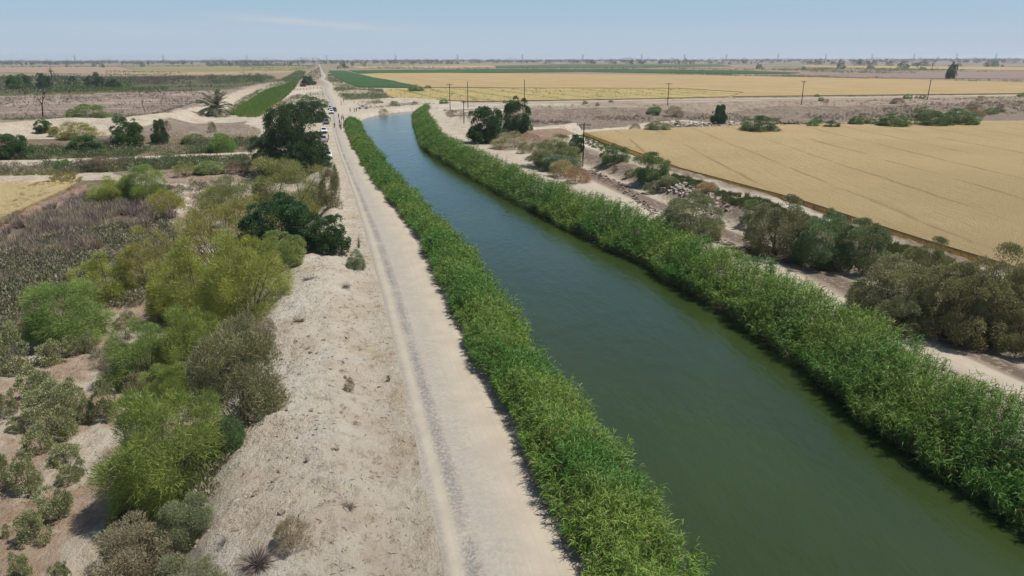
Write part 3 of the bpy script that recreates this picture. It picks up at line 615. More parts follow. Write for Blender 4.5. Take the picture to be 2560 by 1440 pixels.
# ------------------------------------------------------------------ scrub nobody could count
def tufts(name, areas, label, cat, seed, world=False):
    """areas: (pixel polygon, count, height range, style, colours)"""
    rng = np.random.default_rng(seed); parts = []
    for poly, cnt, (h0, h1_), st, cols in areas:
        cnt = int(cnt * 2.2)
        pw = poly if world else PL(poly); pw = np.array(pw); lo, hi = pw.min(0), pw.max(0); xs, ys = [], []
        while sum(map(len, xs)) < cnt:
            X = rng.uniform(lo[0], hi[0], cnt * 3); Y = rng.uniform(lo[1], hi[1], cnt * 3); m = inpoly(X + 1.2 * fbm(X / 4, Y / 4, 7, 2), Y + 2 * fbm(X / 5, Y / 5, 8, 2), [tuple(v) for v in pw])
            # clumped
            cs_ = max(1.0, np.hypot(X, Y).mean() / 130); m &= rng.random(cnt * 3) < smooth(fbm(X / 6 / cs_, Y / 9 / cs_, seed, 4), -.25, .22) + (.6 if st == 'grass' else .05)
            xs.append(X[m]); ys.append(Y[m])
            if m.sum() == 0: break
        X = np.concatenate(xs)[:cnt]; Y = np.concatenate(ys)[:cnt]; Z = hq(X, Y); n = len(X)
        D = np.hypot(X, Y); hh = rng.uniform(h0, h1_, n) * (.7 + .6 * rng.random(n)); md = D.mean(); k = int(np.clip(9000 / md, 22, 170)); N = n * k
        wd = hh * {'bush': .62, 'reed': .28, 'twig': .5, 'grass': .4}[st]
        dr = unit(rng.normal(size=(n, k, 3))); dr[..., 2] = np.abs(dr[..., 2]); r = rng.random((n, k)) ** .4
        C0 = np.array(cols); ci = rng.integers(0, len(cols), n); col = (1.0 if st == 'grass' else 1.3) * np.repeat(C0[ci], k, 0) * rng.uniform(.75, 1.2, (N, 1))
        bs = np.stack([X, Y, Z], 1)[:, None]
        if st == 'bush':
            pos = bs + dr * np.stack([wd, wd, hh], 1)[:, None] * r[..., None] * np.array([1, 1, .85]); d = unit(dr + rng.normal(size=(n, k, 3)) * .5 + np.array([0, 0, .4])); L = .26; Wf = .4
        elif st == 'twig':
            pos = bs + dr * np.stack([wd, wd, hh], 1)[:, None] * (r * .7)[..., None]; d = unit(dr + rng.normal(size=(n, k, 3)) * .35 + np.array([0, 0, .5])); L = .45; Wf = .06
        else:
            pos = bs + dr * np.array([1, 1, .3]) * wd[:, None, None] * r[..., None]; d = unit(dr * .35 + rng.normal(size=(n, k, 3)) * .12 + np.array([0, 0, 1])); L = .8; Wf = .06
        ln = np.repeat(hh, k) * L * rng.uniform(.6, 1.2, N); w = np.maximum(ln * Wf, np.repeat(D, k) * .00016 * (1.3 if st != 'bush' else 2.4))
        parts.append(blades(rng, pos.reshape(-1, 3), d.reshape(-1, 3), ln, w, col, .1, 0 if st == 'bush' else 1))
    V, F, C = join(parts); o = link(name, npmesh(name, V, F, C), None, M_DRY if cat in ('dry brush', 'burnt brush', 'twigs') else M_LEAF); tag(o, label, cat, None, 'stuff'); return o
DRYC = [(.25, .20, .15), (.20, .16, .13), (.17, .14, .125), (.30, .25, .17)]; PURP = [(.165, .135, .13), (.20, .165, .15), (.14, .12, .105)]
OLV = [(.11, .115, .06), (.14, .13, .075), (.095, .10, .055)]; GRN = [(.07, .10, .035), (.09, .115, .045), (.06, .085, .035)]; GREYG = [(.13, .13, .085), (.16, .15, .10)]
tufts('dry_brush', [([(-120, 620), (0, 560), (200, 490), (330, 470), (440, 510), (380, 570), (250, 620), (100, 700), (-120, 820)], 620, (1.0, 2.1), 'reed', DRYC),
    ([(150, 500), (330, 468), (450, 510), (400, 560), (200, 580)], 260, (.9, 1.7), 'twig', PURP)], 'tangle of dry grey brown reeds and brush left of the feathery trees', 'dry brush', 21)
tufts('scrub', [([(-150, 760), (0, 650), (180, 590), (420, 560), (470, 600), (330, 680), (200, 700), (60, 780), (0, 900), (-150, 950)], 900, (.7, 1.5), 'bush', OLV + GREYG + [(.16, .13, .10)]),
    ([(380, 470), (640, 440), (640, 520), (480, 560), (420, 540)], 150, (.5, 1.2), 'bush', OLV + [(.17, .14, .11)])], 'olive grey scrub filling the hollow among the left trees', 'scrub', 22)
tufts('scrub', [([(-150, 385), (0, 376), (300, 362), (640, 350), (640, 379), (300, 392), (0, 400), (-150, 405)], 1300, (.8, 1.9), 'bush', GRN + OLV),
    ([(240, 350), (420, 340), (520, 355), (420, 368), (250, 372)], 120, (.8, 1.6), 'twig', PURP)], 'green scrub belt along the upper edge of the pale track', 'scrub', 23)
tufts('scrub', [([(100, 412), (300, 404), (640, 396), (640, 420), (450, 420), (330, 432), (200, 428)], 900, (.7, 1.6), 'bush', OLV + GRN), ([(-120, 412), (240, 405), (240, 430), (0, 438), (-120, 445)], 420, (.6, 1.5), 'bush', OLV + [(.17, .14, .11)]), ([(220, 400), (330, 398), (330, 424), (220, 426)], 60, (1, 1.7), 'twig', PURP),
    ([(60, 470), (190, 432), (215, 446), (150, 485), (0, 560), (-60, 590), (0, 535)], 240, (.3, .8), 'grass', [(.36, .28, .12), (.28, .23, .09)]), ([(-100, 425), (0, 424), (200, 424), (210, 440), (160, 460), (80, 440), (-100, 445)], 90, (.5, 1.2), 'grass', [(.20, .19, .06), (.16, .17, .06)])], 'olive and purple scrub below the pale track', 'scrub', 24)
tufts('thicket', [([(-200, 200), (0, 196), (200, 194), (330, 200), (330, 220), (160, 236), (0, 240), (-200, 250)], 620, (2.5, 6.0), 'bush', [(.04, .06, .028), (.06, .085, .032), (.075, .09, .035), (.05, .05, .03)]), ([(320, 196), (530, 194), (530, 209), (320, 216)], 260, (2.5, 5), 'bush', [(.075, .062, .05), (.09, .075, .06), (.06, .06, .038)]),
    ([(520, 192), (645, 190), (690, 196), (640, 212), (530, 212)], 240, (2.5, 5), 'bush', [(.05, .07, .03), (.07, .085, .038)])], 'dark thicket strip beyond the burnt clearing on the left', 'thicket', 25)
tufts('tall_grass', [([(120, 222), (420, 217), (420, 224), (300, 228), (120, 231)], 380, (1.0, 2.0), 'grass', [(.10, .15, .035), (.13, .17, .04)])], 'bright green grass strip at the back of the burnt clearing', 'grass', 26)
tufts('ditch_grass', [([(572, 287), (640, 293), (700, 252), (735, 222), (745, 206), (715, 212), (660, 228), (610, 260)], 3200, (.9, 2.2), 'grass', [(.085, .17, .03), (.11, .19, .035), (.15, .19, .035)]), ([(620, 294), (645, 293), (705, 255), (690, 250)], 240, (.6, 1.2), 'grass', [(.24, .23, .06), (.22, .19, .06)]),
    ([(725, 218), (752, 200), (765, 180), (745, 178), (705, 200)], 300, (1.5, 3.0), 'grass', [(.12, .18, .04), (.09, .13, .04)])], 'bright green reeds filling the ditch left of the road', 'reeds', 27)
tufts('scrub', [([(560, 290), (600, 250), (650, 225), (700, 212), (720, 208), (660, 222), (620, 250), (590, 285)], 160, (.8, 2), 'bush', OLV + GRN), ([(690, 205), (745, 178), (760, 178), (720, 212), (660, 226)], 170, (1.5, 3.2), 'bush', GRN + OLV),
    ([(650, 297), (700, 262), (745, 238), (756, 240), (720, 270), (670, 305)], 130, (.8, 1.8), 'bush', OLV + [(.17, .14, .11)]), ([(760, 190), (800, 168), (803, 190), (795, 200), (770, 205)], 120, (1, 2.5), 'bush', [(.13, .11, .085), (.10, .10, .06)])], 'mixed scrub along both edges of the green ditch', 'scrub', 28)
tufts('scrub', [([(836, 222), (870, 219), (955, 226), (968, 248), (900, 250), (862, 252), (846, 236)], 520, (1.0, 2.4), 'bush', GRN + OLV), ([(880, 256), (945, 251), (960, 258), (900, 266)], 90, (.8, 1.6), 'twig', PURP + DRYC),
    ([(822, 180), (836, 195), (862, 207), (900, 220), (860, 222), (834, 214), (818, 198)], 260, (.6, 1.5), 'bush', GRN)], 'grey green scrub between the road and the striped fields', 'scrub', 29)
tufts('burnt_brush', [([(-200, 300), (0, 285), (430, 285), (540, 240), (640, 208), (500, 212), (300, 226), (0, 240), (-200, 250)], 900, (.5, 1.6), 'twig', [(.05, .062, .055), (.11, .09, .075), (.04, .034, .03)]), ([(0, 292), (300, 282), (420, 284), (300, 296), (0, 302)], 170, (.8, 1.7), 'bush', OLV + GRN)], 'charred twiggy brush scattered over the burnt clearing', 'burnt brush', 30)
tufts('field_weeds', [([(970, 226), (1035, 224), (1300, 224), (1700, 226), (1820, 236), (1600, 246), (1200, 253), (1000, 248)], 420, (.8, 1.6), 'bush', [(.09, .13, .03), (.12, .15, .04)])], 'green weeds dotted through the pale wheat strips', 'weeds', 31)
tufts('dry_brush', [([(1200, 300), (1330, 288), (1700, 284), (2100, 276), (2560, 262), (2700, 260), (2700, 285), (2100, 300), (1700, 303), (1330, 315)], 1300, (.5, 1.3), 'twig', [(.11, .085, .065), (.085, .065, .05), (.19, .155, .12)]), ([(1650, 308), (1860, 300), (1900, 312), (1660, 322)], 120, (.3, .7), 'twig', [(.10, .085, .07)])], 'grey dead brush over the eroded bank behind the right wheat field', 'dry brush', 32)
tufts('ditch_grass', [([(1680, 436), (1720, 446), (2000, 535), (2300, 628), (2400, 680), (2330, 672), (2000, 560), (1800, 500), (1690, 460)], 700, (.3, .8), 'grass', [(.09, .11, .04), (.13, .13, .05), (.07, .10, .035)]), ([(1455, 342), (1480, 352), (1560, 382), (1530, 388), (1450, 358)], 150, (.3, .8), 'grass', [(.08, .12, .035)]), ([(1460, 336), (1700, 327), (2000, 317), (2250, 308), (2250, 304), (1900, 316), (1500, 331)], 300, (.3, .7), 'grass', [(.09, .11, .04)])], 'low weeds in the ditch along the wheat edge', 'weeds', 33)
tufts('distant_scrub', [([(880, 170), (1000, 168), (1200, 172), (1250, 176), (1000, 175)], 110, (2, 5), 'bush', [(.11, .10, .07), (.08, .09, .05)]), ([(1050, 170), (1700, 168), (1900, 178), (1700, 181), (1240, 173)], 200, (2, 4.5), 'bush', [(.10, .10, .06), (.07, .08, .045)]),
    ([(1700, 181), (2000, 190), (2560, 203), (2560, 206), (2200, 199), (1900, 192), (1640, 184)], 420, (1.0, 2.6), 'bush', GRN + OLV), ([(1900, 170), (2330, 174), (2500, 180), (2200, 185), (2000, 181), (1850, 176)], 380, (2, 4.5), 'bush', GRN + OLV), ([(0, 170), (640, 166), (640, 164), (0, 166)], 120, (2, 5), 'bush', GRN),
    ([(270, 178), (470, 182), (470, 186), (300, 190), (250, 186)], 90, (1.5, 3.2), 'bush', GRN), ([(600, 164), (790, 162), (785, 172), (690, 180), (640, 190), (600, 192)], 260, (1.5, 3.6), 'bush', OLV + GRN)], 'low scrub lines between the distant fields', 'scrub', 34)
tufts('scrub', [([(0, 930), (60, 800), (200, 700), (420, 660), (520, 760), (420, 880), (300, 960), (220, 900), (120, 830)], 130, (.5, 1.3), 'twig', [(.19, .165, .12), (.16, .145, .10)]), ([(60, 700), (300, 590), (420, 600), (520, 640), (420, 740), (260, 800)], 170, (.6, 1.5), 'bush', OLV + GREYG),
    ([(440, 1000), (480, 930), (690, 830), (690, 1000), (600, 1110), (540, 1230), (500, 1330), (380, 1440), (250, 1440)], 120, (.5, 1.1), 'bush', GREYG + OLV)], 'grey understorey brush between the feathery trees', 'scrub', 36)
tufts('scrub', [([(1195, 268), (1700, 262), (2300, 250), (2700, 246), (2700, 256), (2300, 260), (1700, 274), (1200, 284)], 420, (.4, 1.2), 'bush', [(.16, .13, .10), (.13, .12, .075), (.10, .095, .06)]), ([(1180, 256), (1700, 247), (2560, 233), (2560, 236), (1700, 250), (1180, 259)], 160, (.3, .9), 'bush', [(.16, .13, .09), (.11, .11, .06)]),
    ([(1110, 275), (1180, 282), (1260, 300), (1330, 330), (1250, 330), (1180, 312), (1120, 292)], 190, (.3, 1.0), 'bush', [(.16, .13, .105), (.14, .125, .085)]), ([(930, 262), (1010, 256), (1090, 260), (1000, 266), (900, 276)], 130, (.3, .9), 'bush', [(.17, .14, .11), (.13, .12, .08)]), ([(700, 250), (760, 232), (810, 236), (815, 252), (760, 262), (690, 275)], 150, (.4, 1.2), 'bush', OLV + [(.16, .13, .10)])], 'low grey brown scrub on the verges around the canal bend', 'scrub', 37)
def grit():     # twig litter and clods on the bare left bank
    rng = np.random.default_rng(71); n = 5000; y = 22 + 75 * rng.random(n) ** 1.3; x = -rng.uniform(0, 16, n) - np.interp(y, [25, 34, 52, 76, 100], [3.4, 5.8, 10.3, 16.6, 23.5])
    m = (rng.random(n) < smooth(fbm(x / 1.5, y / 1.5, 72, 3), -.05, .3) + .1); x, y = x[m], y[m]; n = len(x)
    pos = np.stack([x, y, hgt(x, y) + .02], 1); d = unit(np.stack([rng.normal(size=n), rng.normal(size=n), rng.uniform(-.1, .35, n)], 1)); t = rng.random(n)[:, None]
    V, F, C = blades(rng, pos, d, rng.uniform(.12, .5, n), rng.uniform(.02, .07, n), np.array([.10, .08, .065]) * (1 - t) + np.array([.25, .20, .155]) * t, 0, 0)
    k_ = 9000; y2 = 22 + 75 * rng.random(k_) ** 1.3; x2 = -rng.uniform(0.5, 15, k_) - np.interp(y2, [25, 34, 52, 76, 100], [3.4, 5.8, 10.3, 16.6, 23.5]); m = rng.random(k_) < smooth(fbm(x2 / 2.4, y2 / 3.2, 77, 4), .06, .3); x2, y2 = x2[m], y2[m]; k_ = len(x2)
    r_ = rng.uniform(.035, .11, k_) * (1 + 1.0 * (rng.random(k_) < .08)); b0 = np.stack([x2, y2, hgt(x2, y2) - .02], 1); a0 = rng.uniform(0, 6.28, k_); q_ = [b0 + np.stack([np.cos(a0 + j * 2.1) * r_, np.sin(a0 + j * 2.1) * r_ * .8, r_ * 0], 1) for j in range(3)] + [b0 + np.stack([rng.normal(size=k_) * r_ * .3, rng.normal(size=k_) * r_ * .3, r_ * rng.uniform(.5, 1.1, k_)], 1)]
    LV = np.stack(q_, 1).reshape(-1, 3); i_ = np.arange(k_)[:, None] * 4; LF = np.concatenate([i_ + np.array([[0, 1, 3]]), i_ + np.array([[1, 2, 3]]), i_ + np.array([[2, 0, 3]])]); LC = np.repeat(np.array([[.30, .25, .195]]) * rng.uniform(.45, 1.2, (k_, 1)), 4, 0)
    V, F, C = join([(V, F, C), (LV, LF, LC)]); o = link('twig_litter', npmesh('twig_litter', V, F, C), None, M_DRY); tag(o, 'broken twigs and crumbs littering the pale bank left of the road', 'twigs', None, 'stuff')
grit()
def wheat_fringe():     # standing stalks on the near edges of the ripe field
    rng = np.random.default_rng(72); q = np.array(resample(WHEAT_E[1:], 1.0)); n = 90000; i = rng.integers(0, len(q) - 1, n); t = rng.random(n)[:, None]
    p = q[i] * (1 - t) + q[i + 1] * t; off = np.abs(rng.normal(size=n)) * 3.0 - .7; x = p[:, 0] + off; y = p[:, 1]
    D = np.hypot(x, y); top = -.06 + rng.normal(size=n) * .03; low = off < .3; pos = np.stack([x, y, np.where(low, -.85, top - .25)], 1)
    d = unit(np.stack([rng.normal(size=n) * .25 - .1, rng.normal(size=n) * .25, np.ones(n)], 1)); k = rng.random(n)[:, None]
    V, F, C = blades(rng, pos, d, np.where(low, .85, .36) * rng.uniform(.85, 1.15, n), np.maximum(.03, D * .00035), np.array([.33, .205, .075]) * (1 - k) + np.array([.52, .38, .17]) * k, 0, 1)
    o = link('wheat_stalks', npmesh('wheat_stalks', V, F, C), None, M_LEAF); tag(o, 'standing ripe stalks along the left edge of the big wheat field', 'wheat', None, 'stuff')
wheat_fringe()
def horizon_wood():     # the far-off belt of trees that reads as one mass
    rng = np.random.default_rng(73); n = 5200; x = rng.uniform(-4600, 5000, n); y = rng.uniform(2700, 6800, n); dens = smooth(fbm(x / 500, y / 300, 74, 3), -.25, .2); m = rng.random(n) < dens; x, y = x[m], y[m]; n = len(x)
    h = rng.uniform(7, 18, n) * (1 + .8 * (rng.random(n) < .06)); wd = h * rng.uniform(.5, 1.5, n); k = 46; dr = unit(rng.normal(size=(n, k, 3))); r = rng.random((n, k)) ** .4
    pos = np.stack([x, y, h * .52], 1)[:, None] + dr * r[..., None] * np.stack([wd, wd, h * .55], 1)[:, None]; N = n * k; pos[..., 2] = np.maximum(pos[..., 2], .3)
    col = np.repeat(np.array([.04, .052, .030])[None], N, 0) * rng.uniform(.7, 1.5, (N, 1)); d = unit(rng.normal(size=(N, 3)))
    V, F, C = blades(rng, pos.reshape(-1, 3), d, rng.uniform(2.0, 5.4, N), rng.uniform(1.8, 4.0, N), col, 0, 0)
    o = link('distant_woodland', npmesh('distant_woodland', V, F, C), None, M_LEAF); tag(o, 'hazy band of distant trees along the horizon', 'trees', None, 'stuff')
horizon_wood()
# ------------------------------------------------------------------ single trees and bushes
GF = 'feathery green trees left of the bank'; GSB = 'olive saltbushes on the bare sand at lower left'
YG = (1.25, 1.12, .9); DG = (.82, .92, .95); OL = (1.05, .88, 1.0); GG = (.92, .97, .8)
for sp, bb, lab, tint in [
    ('feather', (262, 572, 960, 1275), 'big round feathery bright green tree nearest the camera at lower left', GG),
    ('feather', (350, 480, 905, 1020), 'slender soft green feathery tree just behind the biggest round feathery one', GG),
    ('feather', (268, 470, 790, 955), 'broad deep green feathery tree, left of a close pair of two', (.82, .92, .85)),
    ('feather', (390, 568, 762, 950), 'taller bright green feathery tree, right of a close pair of two', (.98, 1.0, .85)),
    ('feather', (62, 268, 695, 852), 'spreading feathery tree standing apart at left above a dark shadow', (.88, 1.0, .95)),
    ('feather', (368, 560, 600, 800), 'yellow green feathery tree forming the left half of the tallest left clump', YG),
    ('feather', (500, 722, 580, 805), 'large yellow green tree overhanging the bank edge with dark trunks below', YG),
    ('thin_feather', (430, 640, 498, 690), 'airy treetop with bare dark branches showing above the yellow green clump', (1.15, 1.05, .9)),
    ('feather', (168, 325, 632, 758), 'rounded yellowish feathery tree upslope of the one standing apart', (1.2, 1.1, .9)),
    ('thin_feather', (295, 440, 565, 730), 'thin see-through yellowish tree with visible slender stems in the hollow', (1.2, 1.08, .9)),
    ('thin_feather', (372, 462, 468, 548), 'small fan shaped yellow green tree alone among dry scrub', (1.25, 1.15, .8)),
    ('feather', (218, 330, 440, 512), 'yellowish feathery tree at the end of the red dirt strip', (1.3, 1.15, .9)),
    ('feather', (300, 412, 412, 502), 'green feathery tree beside the yellowish one near the straw field', (.95, 1.05, .9)),
    ('feather', (618, 835, 398, 555), 'wide olive yellow feathery tree in front of the big dark trees', OL),
    ('thin_feather', (498, 640, 438, 560), 'dull thin green tree left of the olive yellow one', (.95, 1.0, 1.0)),
    ('thin_feather', (590, 680, 500, 600), 'low wispy green tree between the olive one and the dark green bush', (1.05, 1.05, .9)),
    ('thin_feather', (280, 345, 780, 850), 'almost bare twiggy young tree on sand between the feathery trees', (.9, .85, .9))]:
    plant('feathery_tree', sp, bb, lab, 'tree', tint, True, group=GF)
for bb, lab, tint in [
    ((640, 800, 265, 440), 'tallest dark green tree of the clump shading the parked cars', (1, 1, 1)),
    ((628, 740, 330, 432), 'dark green tree at the left foot of the clump by the parked cars', (.95, 1, 1)),
    ((720, 822, 330, 425), 'dark green tree bulging toward the road by the lowest parked cars', (1.05, 1.02, 1)),
    ((745, 818, 255, 305), 'rear dark green tree of the clump, next to the stopped pickups', (.95, .98, 1)),
    ((602, 800, 488, 640), 'dense dark green bush beside the bare bank, left of the road', (.75, .95, .9)),
    ((765, 870, 540, 632), 'dark bush spilling over the top of the bare pale bank', (.85, 1.0, .85))]:
    plant('dark_tree', 'dark', bb, lab, 'tree', tint, True, group='dark green trees left of the road')
for bb, lab, tint, sp in [
    ((640, 760, 572, 665), 'olive bush wedged between dark bush and yellow green tree', (1.0, 1.15, .8), 'clump'),
    ((468, 700, 800, 1062), 'large grey green tangled bush against the left edge of the bare bank', (.98, .98, .82), 'tangle'),
    ((560, 690, 790, 900), 'pale grey brown bush at the upper end of the tangled one', (1.0, .95, .95), 'tangle'),
    ((545, 612, 1032, 1125), 'small blue green bush tucked right of the nearest feathery tree', (.58, .85, .74), 'clump'),
    ((385, 545, 1232, 1372), 'grey green bush at the foot of the nearest feathery tree', (.8, .95, .8), 'tangle'),
    ((225, 470, 1290, 1500), 'pale brownish tangled bush at the bottom edge of the picture', (1.05, .98, 1.0), 'tangle'),
    ((380, 580, 1370, 1540), 'olive tangled bush cut by the bottom edge beside the bare bank', (.85, .92, .85), 'tangle'),
    ((300, 380, 1225, 1310), 'small grey bush in the shade left of the nearest feathery tree', (.7, .85, .85), 'tangle'),
    ((380, 520, 720, 800), 'grey twiggy bush below the left half of the yellow green clump', (.8, .85, .85), 'tangle'),
    ((300, 380, 930, 1010), 'brownish bush between saltbushes and the close pair of trees', (.95, .85, .9), 'tangle')]:
    plant('tangled_bush', sp, bb, lab, 'bush', tint, True, group='grey tangled bushes left of the bank')
for bb, lab in [
    ((30, 125, 910, 1005), 'upper left saltbush of the big merged saltbush patch'), ((58, 205, 945, 1052), 'widest saltbush in the middle of the merged saltbush patch'),
    ((105, 192, 1012, 1095), 'saltbush at the lower front of the merged saltbush patch'), ((58, 130, 1052, 1130), 'lowest left saltbush touching the merged saltbush patch'),
    ((185, 236, 990, 1052), 'right hand saltbush of the merged saltbush patch'), ((222, 292, 945, 1045), 'tall saltbush between the merged patch and the pair of feathery trees'),
    ((92, 166, 843, 908), 'saltbush in front of the shadow of the tree standing apart'), ((160, 208, 838, 888), 'thin saltbush right of the one in front of the shadow'),
    ((205, 236, 830, 882), 'narrow upright saltbush on pale sand by the shadow'), ((118, 200, 1100, 1162), 'saltbush on white crust below the merged patch'),
    ((145, 195, 1160, 1208), 'wispy pale saltbush just left of the twin shadows'), ((184, 214, 1140, 1190), 'slim saltbush beside the wispy pale one'),
    ((20, 92, 1125, 1225), 'tall thin saltbush left of the bare central sand'), ((92, 175, 1215, 1300), 'sprawling saltbush in the lowest diagonal row, upper of two'),
    ((34, 118, 1270, 1355), 'leafy saltbush in the lowest diagonal row, lower of two'), ((12, 68, 1378, 1450), 'saltbush near the bottom left corner'),
    ((122, 172, 1402, 1470), 'small saltbush cut by the bottom edge left of the tangled bush'), ((2, 26, 1308, 1342), 'tiny saltbush at the left edge beside the lowest row'),
    ((-18, 18, 1110, 1225), 'saltbush cut by the left edge beside the tall thin one'), ((-10, 38, 975, 1040), 'saltbush cut by the left edge near the merged patch'),
    ((12, 56, 1040, 1080), 'brownish low saltbush left of the merged patch'), ((-20, 75, 800, 930), 'big grey saltbush clump at the left edge above the bare sand'),
    ((72, 100, 1205, 1240), 'saltbush twig at the foot of the tall thin saltbush')]:
    plant('saltbush', 'saltbush', bb, lab, 'bush', (.92, .98, .9), True, group=GSB)
for bb, lab, sp, tint in [
    ((862, 918, 625, 672), 'lone round grey green bush on the edge of the dirt road', 'tangle', (.75, .95, .85)),
    ((858, 888, 940, 978), 'little dry brown tuft on the middle of the bare bank', 'tumble', (.7, .68, .7)),
    ((965, 976, 938, 953), 'tiny green weed at the left edge of the road', 'tangle', (.6, .8, .5)),
    ((680, 775, 1285, 1372), 'thin dry grey shrub right of the spiky dead tuft', 'tumble', (.85, .85, .9)),
    ((822, 850, 405, 475), 'olive brush on the road edge below the parked cars', 'tangle', (.9, .95, .7)), ((795, 850, 420, 520), 'brownish olive brush at the road edge beside the olive yellow tree', 'tangle', (.95, .9, .75))]:
    plant('bush', sp, bb, lab, 'bush', tint)
GT = 'olive tamarisks along the right bank'
for bb, lab, tint in [
    ((1320, 1455, 337, 416), 'olive tamarisk on the left of the near power pole', (1.0, 1.0, 1.0)), ((1645, 1812, 478, 592), 'olive tamarisk standing alone beside the far bank road below the rubble', (.95, .95, 1)),
    ((1850, 1915, 498, 560), 'small green tamarisk at the upper left of the middle clump', (.9, 1.02, .9)), ((1870, 2040, 487, 640), 'dark brownish tamarisk on the left of the middle clump', (.88, .82, .9)),
    ((1990, 2140, 525, 665), 'deep green tamarisk in the middle of the middle clump', (.75, .95, .95)), ((2075, 2230, 545, 670), 'greyish green tamarisk at the right end of the middle clump', (.82, .9, .95)),
    ((2265, 2385, 592, 720), 'tall pale olive tamarisk top behind the nearest clump', (1.05, .95, 1.0)), ((2130, 2340, 640, 800), 'wide olive tamarisk at the left of the nearest clump', (1.0, .93, 1.0)),
    ((2300, 2500, 655, 850), 'large tawny tamarisk in the centre of the nearest clump', (1.08, .95, 1.0)), ((2390, 2590, 612, 830), 'largest tawny tamarisk cut by the right edge', (1.1, .97, 1.0)), ((2480, 2640, 760, 880), 'lowest tamarisk at the right edge near the far bank road', (1.1, 1.0, .95)),
    ((2190, 2300, 740, 840), 'dark low tamarisk skirt at the front of the nearest clump', (.8, .78, .85))]:
    plant('tamarisk', 'clump', bb, lab, 'bush', tint, True, group=GT)
for bb, lab, tint in [
    ((1168, 1268, 268, 355), 'broad dark tree at the canal bend, left of a pair', (.95, 1.1, .95)), ((1252, 1330, 246, 336), 'taller dark tree at the canal bend, right of a pair', (.9, 1.0, .9)),
    ((1420, 1462, 336, 382), 'dark green tree half hidden behind the near power pole', (.8, 1.1, .9)), ((1778, 1818, 262, 308), 'dark rounded cypress-like tree alone on the eroded bank', (.75, 1.05, .95))]:
    plant('dark_tree', 'dark', bb, lab, 'tree', tint, True, group='dark trees right of the canal')
for bb, lab, sp, tint in [
    ((1500, 1578, 360, 405), 'green bush against the wheat corner, upper of two', 'clump', (.62, .80, .6)), ((1575, 1680, 380, 448), 'larger spiky green bush against the wheat, lower of two', 'clump', (.62, .78, .58)),
    ((1597, 1645, 420, 456), 'blue grey round bush in front of the spiky green one', 'tangle', (.72, .98, .95)), ((1352, 1452, 388, 424), 'blue green low bush in front of the olive tamarisk by the pole', 'tangle', (.72, .98, .92)),
    ((1608, 1648, 452, 484), 'scruffy half bare bush on the pale bank above the tamarisk', 'saltbush', (.8, .85, .9)), ((1530, 1546, 412, 428), 'smallest twiggy bush on the pale bank', 'saltbush', (.7, .75, .7)), ((1560, 1590, 422, 440), 'twiggy low bush in the middle of the pale bank', 'saltbush', (.75, .75, .75)),
    ((1228, 1330, 332, 368), 'wide tawny tumbleweed mass below the pair of dark trees', 'tumble', (.85, .9, .85)), ((1292, 1330, 355, 384), 'greyish tumbleweed left of the olive tamarisk', 'tumble', (.72, .82, .85)),
    ((1370, 1450, 398, 442), 'tan tumbleweed mound, left of two beside the near pole', 'tumble', (.95, .95, .8)), ((1408, 1478, 416, 456), 'reddish brown tumbleweed mound right of the tan one', 'tumble', (.9, .66, .62)),
    ((1738, 1795, 452, 482), 'pale straw coloured dead bush by the rubble and the wheat', 'tumble', (1.15, 1.0, .95)), ((1640, 1700, 440, 462), 'low olive bush below the spiky green one at the ditch', 'clump', (.85, .9, .9)),
    ((1055, 1100, 296, 318), 'low grey bush on the inner corner of the canal bend', 'tumble', (.75, .72, .7))]:
    plant('bush', sp, bb, lab, 'bush', tint, True, group='bushes on the right bank')
GM = 'bushes along the eroded bank behind the wheat'
